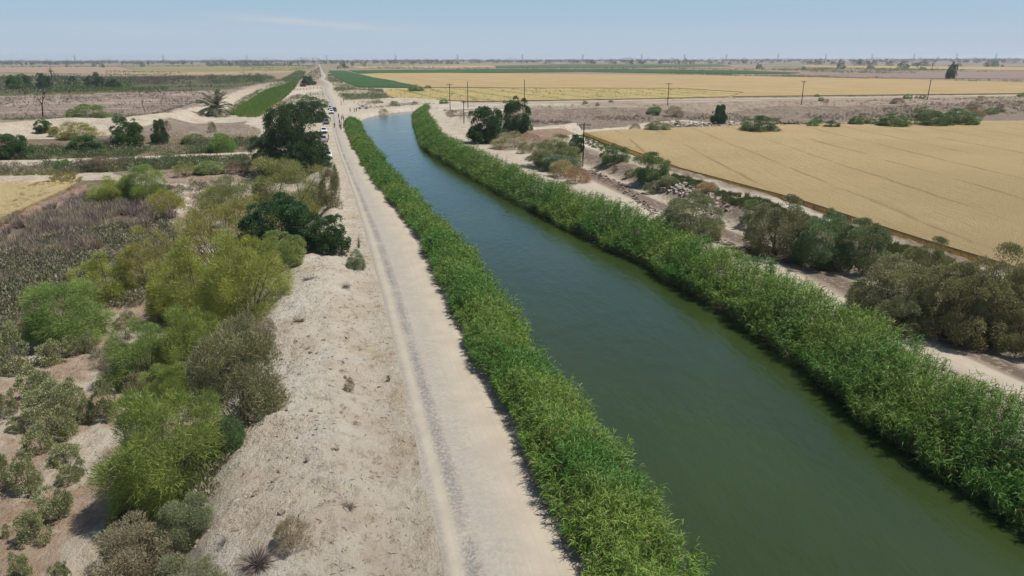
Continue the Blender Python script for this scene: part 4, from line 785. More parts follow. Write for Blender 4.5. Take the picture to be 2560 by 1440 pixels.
for bb, lab, sp, tint in [
    ((1617, 1655, 261, 283), 'green bush on the upper bank left of a brown patch', 'clump', (.8, 1.0, .8)), ((1662, 1712, 264, 280), 'brown dead bush patch under the crossarmed far pole', 'tumble', (.75, .72, .75)), ((1572, 1604, 308, 326), 'brown round bush at the wheat edge left of green one', 'tumble', (.65, .6, .6)),
    ((1610, 1676, 304, 327), 'olive grey bush pair at the wheat edge', 'clump', (.95, .95, .95)), ((1684, 1704, 300, 313), 'small grey bush on the rubble slope', 'tangle', (.8, .9, .8)), ((1850, 1955, 298, 322), 'long green bush at the wheat edge left of the dead branch pile', 'clump', (.42, .62, .45)),
    ((2016, 2048, 300, 318), 'green bush just right of the dead branch pile', 'clump', (.65, .95, .7)), ((2032, 2058, 290, 307), 'grey green bush above and right of the dead branch pile', 'clump', (.75, .9, .8)), ((2055, 2102, 305, 316), 'lowest flat green bush at the wheat edge', 'clump', (.42, .62, .45)),
    ((2122, 2160, 290, 312), 'dark green bush under a dry brown one at the wheat edge', 'clump', (.55, .8, .65)), ((2140, 2172, 281, 308), 'dry brown bush between two green ones on the bank', 'tumble', (.55, .52, .55)), ((2160, 2195, 296, 311), 'dull green bush right of the dry brown one', 'clump', (.65, .85, .7)), ((2195, 2276, 292, 310), 'wide bright green bush in the middle of the wheat edge row', 'clump', (.45, .70, .45)),
    ((2282, 2333, 268, 300), 'tall dull green bush at the left of the largest bush row', 'clump', (.75, .88, .8)), ((2290, 2380, 285, 307), 'bright green bush at the left front of the largest bush row', 'clump', (.44, .68, .45)), ((2350, 2445, 278, 305), 'bright green bush at the right front of the largest bush row', 'clump', (.47, .72, .46)),
    ((2404, 2462, 259, 298), 'tall dry brown topped bush at the right of the largest bush row', 'tumble', (.7, .66, .65)), ((2462, 2494, 269, 285), 'small green bush right of the largest bush row', 'clump', (.65, .98, .7)), ((2486, 2514, 260, 280), 'greyish bush behind the small green one on the right', 'tangle', (.7, .75, .75)),
    ((2258, 2282, 235, 247), 'round green bush on the far road verge near the right pole', 'clump', (.75, 1.0, .7)), ((2297, 2316, 237, 247), 'grey green bush between far road and the right pole', 'tangle', (.75, .9, .75)), ((2286, 2296, 239, 246), 'tiny bush between two verge bushes left of the right pole', 'tangle', (.7, .8, .7)),
    ((2045, 2060, 243, 253), 'dark bush on the far road verge right of the middle pole', 'clump', (.7, .85, .7)), ((2058, 2074, 246, 257), 'pale brown bush next to the dark verge bush', 'tumble', (.8, .75, .75)), ((2544, 2566, 231, 242), 'green bush at the right edge of the far road', 'clump', (.7, .95, .7)),
    ((2226, 2262, 246, 258), 'brown bush hanging on the bank below the verge bushes', 'tumble', (.55, .5, .5)), ((2034, 2050, 236, 241), 'tiny green bush at the near edge of the far wheat', 'clump', (.6, .9, .5)), ((2440, 2470, 240, 250), 'brown bush on the bank below the far road at right', 'tumble', (.75, .68, .65)),
    ((1255, 1270, 250, 258), 'small bush on the far road left of the tall plain pole', 'tangle', (.7, .85, .7)), ((1455, 1470, 252, 259), 'small green bush on the verge above the near pole', 'clump', (.7, .9, .7)), ((1488, 1500, 256, 264), 'grey tuft right of the small green verge bush', 'tangle', (.8, .85, .8)), ((1520, 1534, 250, 257), 'dark tuft at the edge of the striped wheat', 'clump', (.6, .75, .6)),
    ((972, 1000, 252, 264), 'round grey bush on the mound before the striped fields', 'tangle', (.75, .95, .8)), ((1028, 1042, 253, 262), 'brown bush on the mound right of the round grey one', 'tumble', (.6, .6, .55)), ((1097, 1122, 248, 259), 'green bush at the foot of the striped fields', 'clump', (.65, .85, .65)), ((945, 970, 268, 280), 'dry bush on the canal lip near the bend', 'tumble', (.8, .8, .6)),
    ((1018, 1060, 215, 226), 'dark green bush at the corner of the dark green field', 'clump', (.6, .95, .5)), ((1060, 1080, 213, 222), 'dark bush between green field and wheat', 'clump', (.6, .85, .5))]:
    plant('bush', sp, bb, lab, 'bush', tint, True, group=GM, small=(bb[1] - bb[0]) < 45, crown_name='foliage')
for bb, lab, sp, tint in [
    ((280, 356, 293, 363), 'bushy green tree with a bright top in the middle of the left plain', 'dark', (1.35, 1.35, 1.0)), ((376, 418, 299, 358), 'narrow dark tree right of the bright topped one', 'dark', (1.1, 1.15, 1.0)), ((520, 586, 332, 381), 'round bright green tree above the pale track', 'feather', (.7, .92, .65)),
    ((168, 252, 338, 379), 'broad green bush beyond the pale track on the left', 'dark', (1.3, 1.4, 1.0)), ((-14, 72, 335, 395), 'dark leaning tree at the left edge by the track', 'dark', (1.1, 1.3, 1.0)), ((86, 128, 298, 331), 'dark bush at the foot of the left berm', 'dark', (1.2, 1.35, 1.0)),
    ((118, 162, 316, 340), 'yellowish brush clump right of the dark berm bush', 'tangle', (1.1, 1.1, .6)), ((148, 250, 312, 338), 'wide yellow green reed clump below the left berm', 'tangle', (1.2, 1.2, .6)), ((455, 515, 334, 358), 'olive bush left of the round bright green tree', 'clump', (.85, .9, .8)),
    ((518, 540, 302, 329), 'brown bush on the grey eroded slope', 'tumble', (.5, .48, .48)), ((410, 428, 300, 328), 'brown twiggy bush right of the narrow dark tree', 'tumble', (.6, .55, .5)), ((210, 300, 392, 424), 'purple brown bush below the pale track', 'tumble', (.55, .5, .55)), ((290, 322, 392, 422), 'smaller purple brown bush right of the wider one', 'tumble', (.6, .55, .55)),
    ((132, 178, 394, 426), 'green bush breaking the line of the pale track', 'clump', (.65, 1.0, .75)), ((338, 366, 392, 414), 'brown green bush on the lower verge of the track', 'tangle', (.85, .8, .7)), ((400, 440, 384, 406), 'green bush on the pale track verge near the middle', 'clump', (.7, .98, .75)), ((485, 560, 400, 432), 'mottled light green bush below the track', 'clump', (1.05, 1.2, .9)), ((430, 490, 402, 440), 'yellow green bush left of the mottled one', 'thin_feather', (1.1, 1.1, .8)), ((560, 625, 398, 430), 'purple grey bush between mottled bush and dark trees', 'tumble', (.55, .52, .55)),
    ((752, 790, 190, 212), 'dark tree beside the corral and rusty shack', 'dark', (1, 1.1, 1)), ((740, 800, 238, 262), 'olive bush between corral and the dark clump', 'clump', (.7, .75, .7)), ((790, 822, 248, 268), 'olive bush on the road verge behind the stopped pickups', 'clump', (.7, .8, .7)), ((690, 725, 255, 275), 'bush at the head of the dark clump', 'clump', (.7, .8, .7)),
    ((495, 512, 274, 290), 'small bush left of the date palm', 'tumble', (.55, .5, .45)), ((168, 270, 268, 294), 'green bushes at the near edge of the burnt clearing', 'clump', (.75, .95, .7))]:
    plant('tree' if 'tree' in lab else 'bush', sp, bb, lab, 'tree' if 'tree' in lab else 'bush', tint, True, group='trees and bushes of the left plain', small=(bb[1] - bb[0]) < 30, crown_name='foliage')
for bb, lab, tint in [((14, 60, 188, 222), 'bright green rounded tree in the far left thicket', (1.5, 1.7, .9)), ((38, 78, 186, 218), 'dark olive tree beside the bright green one in the far left thicket', (1.0, 1.2, .9)), ((92, 128, 184, 222), 'dark shaggy palm-like bush left of the fan palms', (.9, 1.1, .9)), ((160, 192, 190, 212), 'grey green tree right of the fan palms', (1.2, 1.2, 1.2)), ((212, 262, 188, 218), 'dark leaning tree in the middle of the far left thicket', (.8, 1.0, .9)), ((262, 300, 198, 218), 'dark low tree right of the leaning one in the thicket', (.85, 1.0, .9)), ((232, 246, 180, 190), 'small tree standing behind the thicket in the pinkish field', (.9, 1.1, .9))]:
    plant('dark_tree', 'dark', bb, lab, 'tree', tint, True, group='trees and bushes of the left plain', small=True)
GH = 'single trees among the far fields'
for (x, yb, wd, ht), lab in [
    ((91, 162, 11, 15), 'tall far tree on the left horizon, the highest there'), ((65, 162, 9, 8), 'far tree left of the highest one on the left horizon'), ((55, 163, 9, 6), 'small far tree beside two others at far left'), ((204, 161, 11, 9), 'far tree right of the leftmost pylons'), ((145, 162, 9, 5), 'low far tree between tall tree and pylon at left'), ((168, 167, 12, 6), 'low wide far tree below the leftmost pylon'), ((234, 167, 10, 9), 'far tree on the left of a low pair in the pinkish field'), ((254, 169, 14, 11), 'far tree on the right of a low pair in the pinkish field'),
    ((304, 162, 8, 7), 'far tree left of the rounded one in the left distance'), ((356, 167, 13, 10), 'rounded far tree alone in the left distance'), ((457, 159, 11, 9), 'far tree on the horizon above the olive field'), ((466, 158, 7, 5), 'small far tree beside the one above the olive field'), ((529, 166, 14, 7), 'far tree at the left end of the long dark hedge'), ((577, 163, 15, 11), 'far tree rising above the long dark hedge'), ((613, 163, 10, 7), 'far tree near the right end of the long dark hedge'), ((746, 162, 8, 8), 'far tree left of the straight road end'), ((645, 165, 12, 5), 'low far tree left of the road corridor'),
    ((910, 155, 8, 12), 'tallest slim far tree right of the road end'), ((910, 166, 10, 9), 'round far tree under the tallest slim one'), ((856, 171, 17, 17), 'bushy far tree nearest the road end on its right'), ((846, 172, 9, 7), 'low far tree left of the bushy one by the road end'), ((866, 171, 11, 7), 'low far tree right of the bushy one by the road end'), ((880, 165, 10, 11), 'rounded far tree between bushy and slim ones'), ((842, 158, 6, 10), 'slim far tree above the bushy one'), ((902, 161, 6, 6), 'small far tree left of the round one'), ((893, 155, 7, 7), 'small far tree on the horizon between slim ones'),
    ((1016, 155, 8, 9), 'far tree at the left end of the horizon grove by the second pylon'), ((1044, 156, 9, 8), 'far tree inside the horizon grove by the pylon'), ((1066, 157, 12, 11), 'darkest tree of the horizon grove'), ((1092, 158, 9, 11), 'far tree right of the darkest grove tree'), ((1128, 160, 9, 6), 'low far tree right of the horizon grove'), ((1144, 160, 10, 6), 'low far tree under the third pylon right of the road'), ((1436, 155, 9, 7), 'round far tree left of the pylon in the picture centre'), ((1190, 157, 8, 6), 'far tree before the long empty horizon stretch'), ((1318, 158, 6, 6), 'small far tree right of the central pylon'), ((1344, 155, 6, 5), 'tiny far tree on the centre horizon'),
    ((1553, 156, 10, 9), 'first far tree of the centre right grove'), ((1564, 156, 9, 8), 'second far tree of the centre right grove'), ((1606, 158, 12, 6), 'low far tree before the pylon right of centre'), ((1652, 158, 14, 8), 'far tree between the two groves right of centre'), ((1668, 158, 9, 9), 'far tree left of the highest grove right of centre'), ((1713, 160, 14, 15), 'highest dark tree of the grove right of centre'), ((1730, 160, 14, 10), 'dark tree right of the highest grove tree'), ((1700, 160, 9, 10), 'dark tree left of the highest grove tree'), ((1797, 160, 9, 6), 'round far tree right of the highest grove'), ((1825, 161, 11, 7), 'far tree just right of the round one'),
    ((1899, 173, 18, 15), 'dark far tree standing before the ploughed field'), ((2008, 175, 20, 9), 'low far tree right of the one before the ploughed field'), ((2048, 161, 28, 14), 'leftmost clump of the large right horizon grove'), ((2085, 161, 16, 9), 'second clump of the large right horizon grove'), ((2103, 162, 20, 13), 'third clump of the large right horizon grove'), ((2103, 173, 26, 15), 'round tree in front of the large right horizon grove'), ((2143, 163, 26, 16), 'highest clump of the large right horizon grove'), ((2168, 163, 22, 11), 'fifth clump of the large right horizon grove'), ((2186, 163, 16, 12), 'right end of the large right horizon grove'), ((2178, 172, 20, 10), 'low tree in front of the right end of the large grove'),
    ((2223, 164, 20, 10), 'far tree between the two right horizon groves'), ((2259, 172, 34, 18), 'broad dark tree before the yellow strip on the right'), ((2292, 165, 24, 11), 'left tree of the grove behind the yellow strip'), ((2310, 165, 26, 14), 'right tree of the grove behind the yellow strip'), ((2316, 152, 15, 10), 'treetop rising highest above the right grove'), ((2308, 174, 17, 8), 'round bush-like tree on the yellow strip'), ((2397, 166, 15, 9), 'far tree right of the poplar-like one'), ((2477, 167, 34, 13), 'far right grove tree, left and lower'), ((2490, 166, 18, 18), 'far right grove tree, right and higher'), ((2505, 167, 12, 6), 'small tree at the end of the far right grove'), ((2023, 160, 16, 8), 'far tree left of the large right grove'), ((1878, 160, 5, 8), 'slim dark far tree left of the right groves')]:
    plant('far_tree', 'far', (x - wd / 2, x + wd / 2, yb - ht, yb), lab, 'tree', (1, 1, 1), False, group=GH, small=True)
plant('poplar_tree', 'dark', (2367, 2392, 157, 196), 'tall dark poplar-like tree standing alone beyond the far wheat', 'tree', (.9, 1, 1), False, var=1, crown_name='crown')
def hedge():
    for k, x in enumerate(np.linspace(522, 722, 14)):
        plant('hedge_tree', 'far', (x - 9, x + 9, 157.5, 163.5), 'one dark tree in the long even hedge left of the road end', 'tree', (.8, .95, .9), False, group='trees of the long dark hedge', small=True)
hedge()
# spiky dead tuft at the bottom
def radial_tuft(kind, bb, n, label, cat, cols, group=None, up=.55, wpx=.018):
    X, Y, z, W, H = solve(*bb); rng = np.random.default_rng(int(bb[0])); d = unit(np.concatenate([rng.normal(size=(n, 2)), np.abs(rng.normal(size=(n, 1))) * up + .12], 1))
    b = rng.normal(size=(n, 3)) * .05 * np.array([1, 1, 0]); c = np.array(cols)[rng.integers(0, len(cols), n)]
    V, F, C = blades(rng, b, d, rng.uniform(.45, 1.0, n), np.full(n, wpx), c, .12, 2); V = V * np.array([W / 2, W / 2, H])
    o = link(kind, npmesh(kind, V, F, C), None, M_DRY); o.location = (X, Y, z - .02); tag(o, label, cat, group); return o
radial_tuft('dead_tuft', (575, 705, 1325, 1430), 520, 'spiky grey dead tuft with radiating stems at the foot of the bare bank', 'dry plant', [(.17, .14, .12), (.24, .20, .17), (.12, .10, .09)])
radial_tuft('dead_tuft', (884, 906, 570, 620), 60, 'thin upright bare stems on the left edge of the road', 'dry plant', [(.20, .15, .12), (.15, .12, .10)], up=2.5, wpx=.03)
radial_tuft('dead_tuft', (530, 585, 1300, 1365), 120, 'grey heap of fallen twigs on the slope of the bare bank', 'dry plant', [(.20, .19, .19), (.15, .14, .14)], up=.25)
for bb_, lb in (((835, 905, 1225, 1278), 'flat mat of dead brown weeds in the lower middle of the bare bank'), ((742, 800, 668, 702), 'dead weed mat near the top of the bare bank'), ((720, 772, 768, 806), 'dark dead weed mat at the upper left of the bare bank'), ((830, 890, 690, 720), 'thin dead weed mat left of the lone road bush'), ((1060, 1075, 1050, 1060), 'tiny dry sprig on the road verge')):
    radial_tuft('dead_weeds', bb_, 160, lb, 'dry plant', [(.17, .14, .115), (.22, .18, .14), (.12, .10, .08)], 'dead weed mats on the bare bank', up=.3)
# palms
def palm(bb, trunk_h, label, nf, kind='palm_tree', fl=1.0, dead=0):
    x0, x1, y0, y1 = bb; X, Y, z = P((x0 + x1) / 2, y1); dep = Y * math.cos(PITCH) + (CH - z) * math.sin(PITCH); W = (x1 - x0) * dep / FPX; Ht = (y1 - y0) * dep / FPX
    o = empty(kind, (X, Y, z - .05)); rng = np.random.default_rng(int(x0)); th = Ht * trunk_h; L = W / 2 * fl; segs = []
    for i in range(8): segs.append(((0, 0, th * i / 8), (0, 0, th * (i + 1) / 8), Ht * .045 * (1.25 if i == 0 else 1), Ht * .04))
    V, F, C = tubes(segs, (.12, .095, .07), 8); t = link('trunk', npmesh('palm_trunk', V, F, C), o, M_DRY)
    parts = []
    for k in range(nf):
        az = k * 2.4; el = rng.uniform(-.1, 1.5); p = np.array([0, 0, th]); d = np.array([math.cos(az) * math.cos(el), math.sin(az) * math.cos(el), math.sin(el)]); m = 9; pts = [p]
        for i in range(m): d = unit(d + np.array([0, 0, -.13])); p = p + d * L / m * 1.35; pts.append(p)
        pts = np.array(pts); bs, ds = [], []
        for i in range(1, m):
            for s in (-1, 1):
                for e in (0, .5): bs.append(pts[i] * (1 - e) + pts[i + 1] * e); ds.append(unit(np.cross(pts[i + 1] - pts[i], [0, 0, 1.])) * s + unit(pts[i + 1] - pts[i]) * .8 + rng.normal(size=3) * .1)
        n = len(bs); col = np.array([.05, .075, .035]) if rng.random() > .25 + dead else np.array([.16, .14, .08]); parts.append(blades(rng, np.array(bs), unit(np.array(ds)), np.full(n, L * .28), np.full(n, L * .05), np.repeat(col[None], n, 0), .25, 1))
    V, F, C = join(parts); link('crown', npmesh('palm_crown', V, F, C), o, M_LEAF); tag(o, label, 'palm tree'); return o
palm((508, 575, 238, 290), .32, 'shaggy dark date palm beside the green ditch', 70, 'date_palm', 1.1)
palm((126, 139, 172, 207), .86, 'tallest fan palm above the dark left thicket', 24, 'fan_palm', 1.0, .3); palm((136, 145, 184, 208), .86, 'shorter fan palm next to the tallest one', 20, 'fan_palm', 1.0, .3)
palm((2288, 2298, 163, 174), .75, 'small far palm left of the bush on the yellow strip', 18, 'fan_palm'); palm((2324, 2336, 160, 174), .75, 'small far palm right of the bush on the yellow strip', 18, 'fan_palm')
# dead and charred trees
def branch(rng, p, d, L, r, depth, segs):
    q = p
    for i in range(3):
        d = unit(d + rng.normal(size=3) * .14); e = q + d * L / 3; segs.append((q, e, r * (1 - i * .22), r * (1 - (i + 1) * .22))); q = e
        if depth and i > 0:
            for k in range(2): branch(rng, q, unit(d + rng.normal(size=3) * .7 + np.array([0, 0, .2])), L * .55, r * .45, depth - 1, segs)
def dead_tree(bb, label, seed, kind='dead_tree', group=None, depth=2):
    x0, x1, y0, y1 = bb; X, Y, z = P((x0 + x1) / 2, y1); dep = Y * math.cos(PITCH) + (CH - z) * math.sin(PITCH); H = (y1 - y0) * dep / FPX
    rng = np.random.default_rng(seed); segs = []; branch(rng, np.array([0, 0, -.1]), np.array([rng.normal() * .2, rng.normal() * .2, 1.]), H * .8, H * .045, depth, segs); V, F, C = tubes(segs, (.06, .045, .035), 4)
    o = link(kind, npmesh(kind, V, F, C), None, M_CHAR); o.location = (X, Y, z); tag(o, label, 'dead tree', group); return o
dead_tree((92, 122, 238, 291), 'tall charred bare tree leaning over the burnt clearing', 4)
dead_tree((472, 488, 208, 228), 'charred bare tree far back in the burnt clearing', 7); dead_tree((355, 372, 255, 280), 'charred forked snag near the berm in the burnt clearing', 9)
st0 = [dead_tree((30, 36, 285, 292), 'short charred stump with stubs standing in the burnt clearing', s, 'charred_stump', 'charred stumps of the burnt clearing', 1) for s in (21, 22, 23, 24)]
rng = np.random.default_rng(91)
poly = PL([(-10, 300), (0, 242), (320, 226), (560, 209), (640, 206), (520, 246), (420, 282), (200, 296)]); lo, hi = np.min(poly, 0), np.max(poly, 0); k = 0
while k < 90:
    x, y = rng.uniform(lo[0], hi[0]), rng.uniform(lo[1], hi[1])
    if not inpoly(np.array([x]), np.array([y]), poly)[0]: continue
    o = st0[k] if k < 4 else st0[k % 4].copy()
    if k >= 4: COL.objects.link(o)
    o.location = (x, y, h1(x, y)); sc = rng.uniform(.8, 2.0); o.scale = (sc * 1.3, sc * 1.3, sc); o.rotation_euler[2] = rng.uniform(0, 6); k += 1
def branch_pile():
    x, y, z = P(1980, 312); rng = np.random.default_rng(5); segs = []
    for i in range(60):
        p = rng.normal(size=3) * np.array([4.2, 1.2, .25]); p[2] = abs(p[2]); d = unit(rng.normal(size=3) * np.array([1, .6, .28])); L = rng.uniform(1, 4); segs.append((p - d * L / 2, p + d * L / 2, .12, .04))
    V, F, C = tubes(segs, (.05, .04, .035), 5); o = link('branch_pile', npmesh('branch_pile', V, F, C), None, M_CHAR); o.location = (x, y, z + .2); tag(o, 'heap of dark dead branches between green bushes at the wheat edge', 'branch pile')
branch_pile()
# ------------------------------------------------------------------ built things
def bmobj(name, bm, mat, parent=None, smooth_=False):
    bmesh.ops.recalc_face_normals(bm, faces=bm.faces); me = bpy.data.meshes.new(name); bm.to_mesh(me); bm.free()
    if smooth_:
        for p in me.polygons: p.use_smooth = True
    return link(name, me, parent, mat)
def box(bm, x0, x1, y0, y1, z0, z1, tx=0, ty=0):
    v = [bm.verts.new(c) for c in ((x0, y0, z0), (x1, y0, z0), (x1, y1, z0), (x0, y1, z0), (x0 + tx, y0 + ty, z1), (x1 - tx, y0 + ty, z1), (x1 - tx, y1 - ty, z1), (x0 + tx, y1 - ty, z1))]
    for f in ((3, 2, 1, 0), (4, 5, 6, 7), (0, 1, 5, 4), (1, 2, 6, 5), (2, 3, 7, 6), (3, 0, 4, 7)): bm.faces.new([v[i] for i in f])
    return v
def cyl(bm, p0, p1, r0, r1, n=10):
    p0, p1 = Vector(p0), Vector(p1); d = (p1 - p0).normalized(); u = d.orthogonal().normalized(); v = d.cross(u)
    A = [bm.verts.new(p0 + (u * math.cos(a) + v * math.sin(a)) * r0) for a in [2 * math.pi * i / n for i in range(n)]]; B = [bm.verts.new(p1 + (u * math.cos(a) + v * math.sin(a)) * r1) for a in [2 * math.pi * i / n for i in range(n)]]
    for i in range(n): bm.faces.new((A[i], A[(i + 1) % n], B[(i + 1) % n], B[i]))
    bm.faces.new(A[::-1]); bm.faces.new(B)
def ground_px(px, py): X, Y, z = P(px, py); return X, Y, z, Y * math.cos(PITCH) + (CH - z) * math.sin(PITCH)
def height_for(X, Y, z, py):
    for H in np.arange(.5, 90, .05):
        dz = z + H - CH; c = Y * math.cos(PITCH) - dz * math.sin(PITCH); v = Y * math.sin(PITCH) + dz * math.cos(PITCH)
        if 720 - FPX * v / c - X / c * FPX * math.tan(ROLL) <= py: return H
    return 9
M_INS = plain('porcelain', (.30, .31, .32), .3, .5, .1)
def pole(px, py, ptop, arm, label):
    X, Y, z, dep = ground_px(px, py); H = height_for(X, Y, z, ptop); r = max(.15, .15 * dep / 260)
    o = empty('utility_pole', (X, Y, z - .1)); bm = bmesh.new(); cyl(bm, (0, 0, 0), (0, 0, H + .1), r, r * .72, 10); bmobj('post', bm, M_WOOD, o)
    if arm:
        bm = bmesh.new(); box(bm, -arm, arm, r * .8, r * .8 + .13, H - .45, H - .30); bmobj('crossarm', bm, M_WOOD, o)
        for x in (-arm * .93, -arm * .45, arm * .45, arm * .93):
            bm = bmesh.new(); cyl(bm, (x, r * .8 + .06, H - .30), (x, r * .8 + .06, H - .08), .07, .05, 8); bmobj('insulator', bm, M_INS, o)
        bm = bmesh.new()
        for s in (-1, 1): cyl(bm, (s * arm * .55, r * .8 - .02, H - .46), (0, r * .8 - .02, H - 1.2), .03, .03, 5)
        bmobj('brace', bm, M_STEEL, o)
    tag(o, label, 'utility pole', 'wooden power poles')
for a in [(1457, 416, 307, 1.5, 'nearest wooden power pole with crossarm, standing on the pale bank'), (1160, 309, 252, .9, 'short wooden pole left of the dark tree pair'), (1125.5, 276, 209, 1.6, 'leftmost tall power pole with a crossarm near the canal bend'), (1170, 270, 203, 0, 'plain pole without crossarm right of the leftmost crossarmed one'),
          (1311, 265, 199, 0, 'plain pole behind the taller dark tree'), (1669, 262, 207, 1.6, 'crossarmed pole on the eroded bank right of centre'), (2003, 262, 202, 1.2, 'leaning-looking pole with small crossarm over the far road on the right'), (2318, 251, 200, .5, 'rightmost pole on the eroded bank')]: pole(*a)
# ---- transmission towers on the horizon
def tower_mesh():
    S = []; H = 44.0
    def w(z): return 4.2 * (1 - z / H) + .55
    zs = [0, 9, 17, 24, 30, 35, 39.5, 44]
    for a, b in zip(zs[:-1], zs[1:]):
        A = [(sx_ * w(a), sy_ * w(a), a) for sx_, sy_ in ((-1, -1), (1, -1), (1, 1), (-1, 1))]; B = [(sx_ * w(b), sy_ * w(b), b) for sx_, sy_ in ((-1, -1), (1, -1), (1, 1), (-1, 1))]
        for i in range(4): S += [(A[i], B[i], .36, .34), (A[i], B[(i + 1) % 4], .2, .2), (A[(i + 1) % 4], B[i], .2, .2), (B[i], B[(i + 1) % 4], .2, .2)]
    for z in (29, 35, 41):
        for s in (-1, 1): S += [((0, 0, z + 1.6), (s * 6.5, 0, z), .24, .18), ((0, 0, z), (s * 6.5, 0, z), .24, .18), ((s * 6.5, 0, z), (s * 6.5, 0, z - 2.2), .16, .16)]
    V, F, C = tubes(S, (.3, .3, .3), 4); return npmesh('transmission_tower', V, F)
TM = tower_mesh(); TM.materials.append(M_STEEL)
ORD = ['first', 'second', 'third', 'fourth', 'fifth', 'sixth', 'seventh', 'eighth', 'ninth', 'tenth', 'eleventh', 'twelfth', 'thirteenth', 'fourteenth', 'fifteenth', 'sixteenth']
for i, px in enumerate([187, 408, 617, 817, 989, 1144, 1306, 1457, 1604, 1711, 1816, 1945, 2064, 2180, 2285, 2391, 2489]):
    Y = 4150.0; t = ray(px, 146); o = link('transmission_tower', TM); o.location = (t[0] / t[1] * Y, Y, 0); o.rotation_euler[2] = R(18)
    tag(o, f'lattice power pylon on the horizon, {ORD[i]} from the left' if i < 16 else 'lattice power pylon on the horizon, furthest to the right', 'pylon', 'pylons along the horizon')
# ---- vehicles
M_PAINT = tinted('car_paint', .3, .5, .4); M_GLASS = plain('car_glass', (.015, .018, .022), .08, .6, .1); M_TYRE = plain('tyre_rubber', (.02, .02, .02), .9, .2, .2); M_RIM = plain('wheel_rim', (.35, .35, .36), .35, .5, .1, 4, .7)
M_LAMP = plain('head_lamp', (.6, .62, .64), .15, .6, .05); M_TAIL = plain('tail_lamp', (.35, .02, .015), .3, .5, .1); M_TRIM = plain('dark_trim', (.025, .025, .027), .6, .3, .2)
def loft(bm, st):
    rings = []
    for y, w_, zl, zm, zt, ins in st: rings.append([bm.verts.new(c) for c in ((-w_ * .93, y, zl), (-w_, y, zl + .12), (-w_, y, zm), (-w_ + ins, y, zt), (w_ - ins, y, zt), (w_, y, zm), (w_, y, zl + .12), (w_ * .93, y, zl))])
    for a, b in zip(rings[:-1], rings[1:]):
        for i in range(8): bm.faces.new((a[i], a[(i + 1) % 8], b[(i + 1) % 8], b[i]))
    bm.faces.new(rings[0]); bm.faces.new(rings[-1][::-1])
def quad(bm, pts, off):
    n = (Vector(pts[1]) - Vector(pts[0])).cross(Vector(pts[2]) - Vector(pts[0])).normalized(); bm.faces.new([bm.verts.new(Vector(p) + n * off) for p in pts])
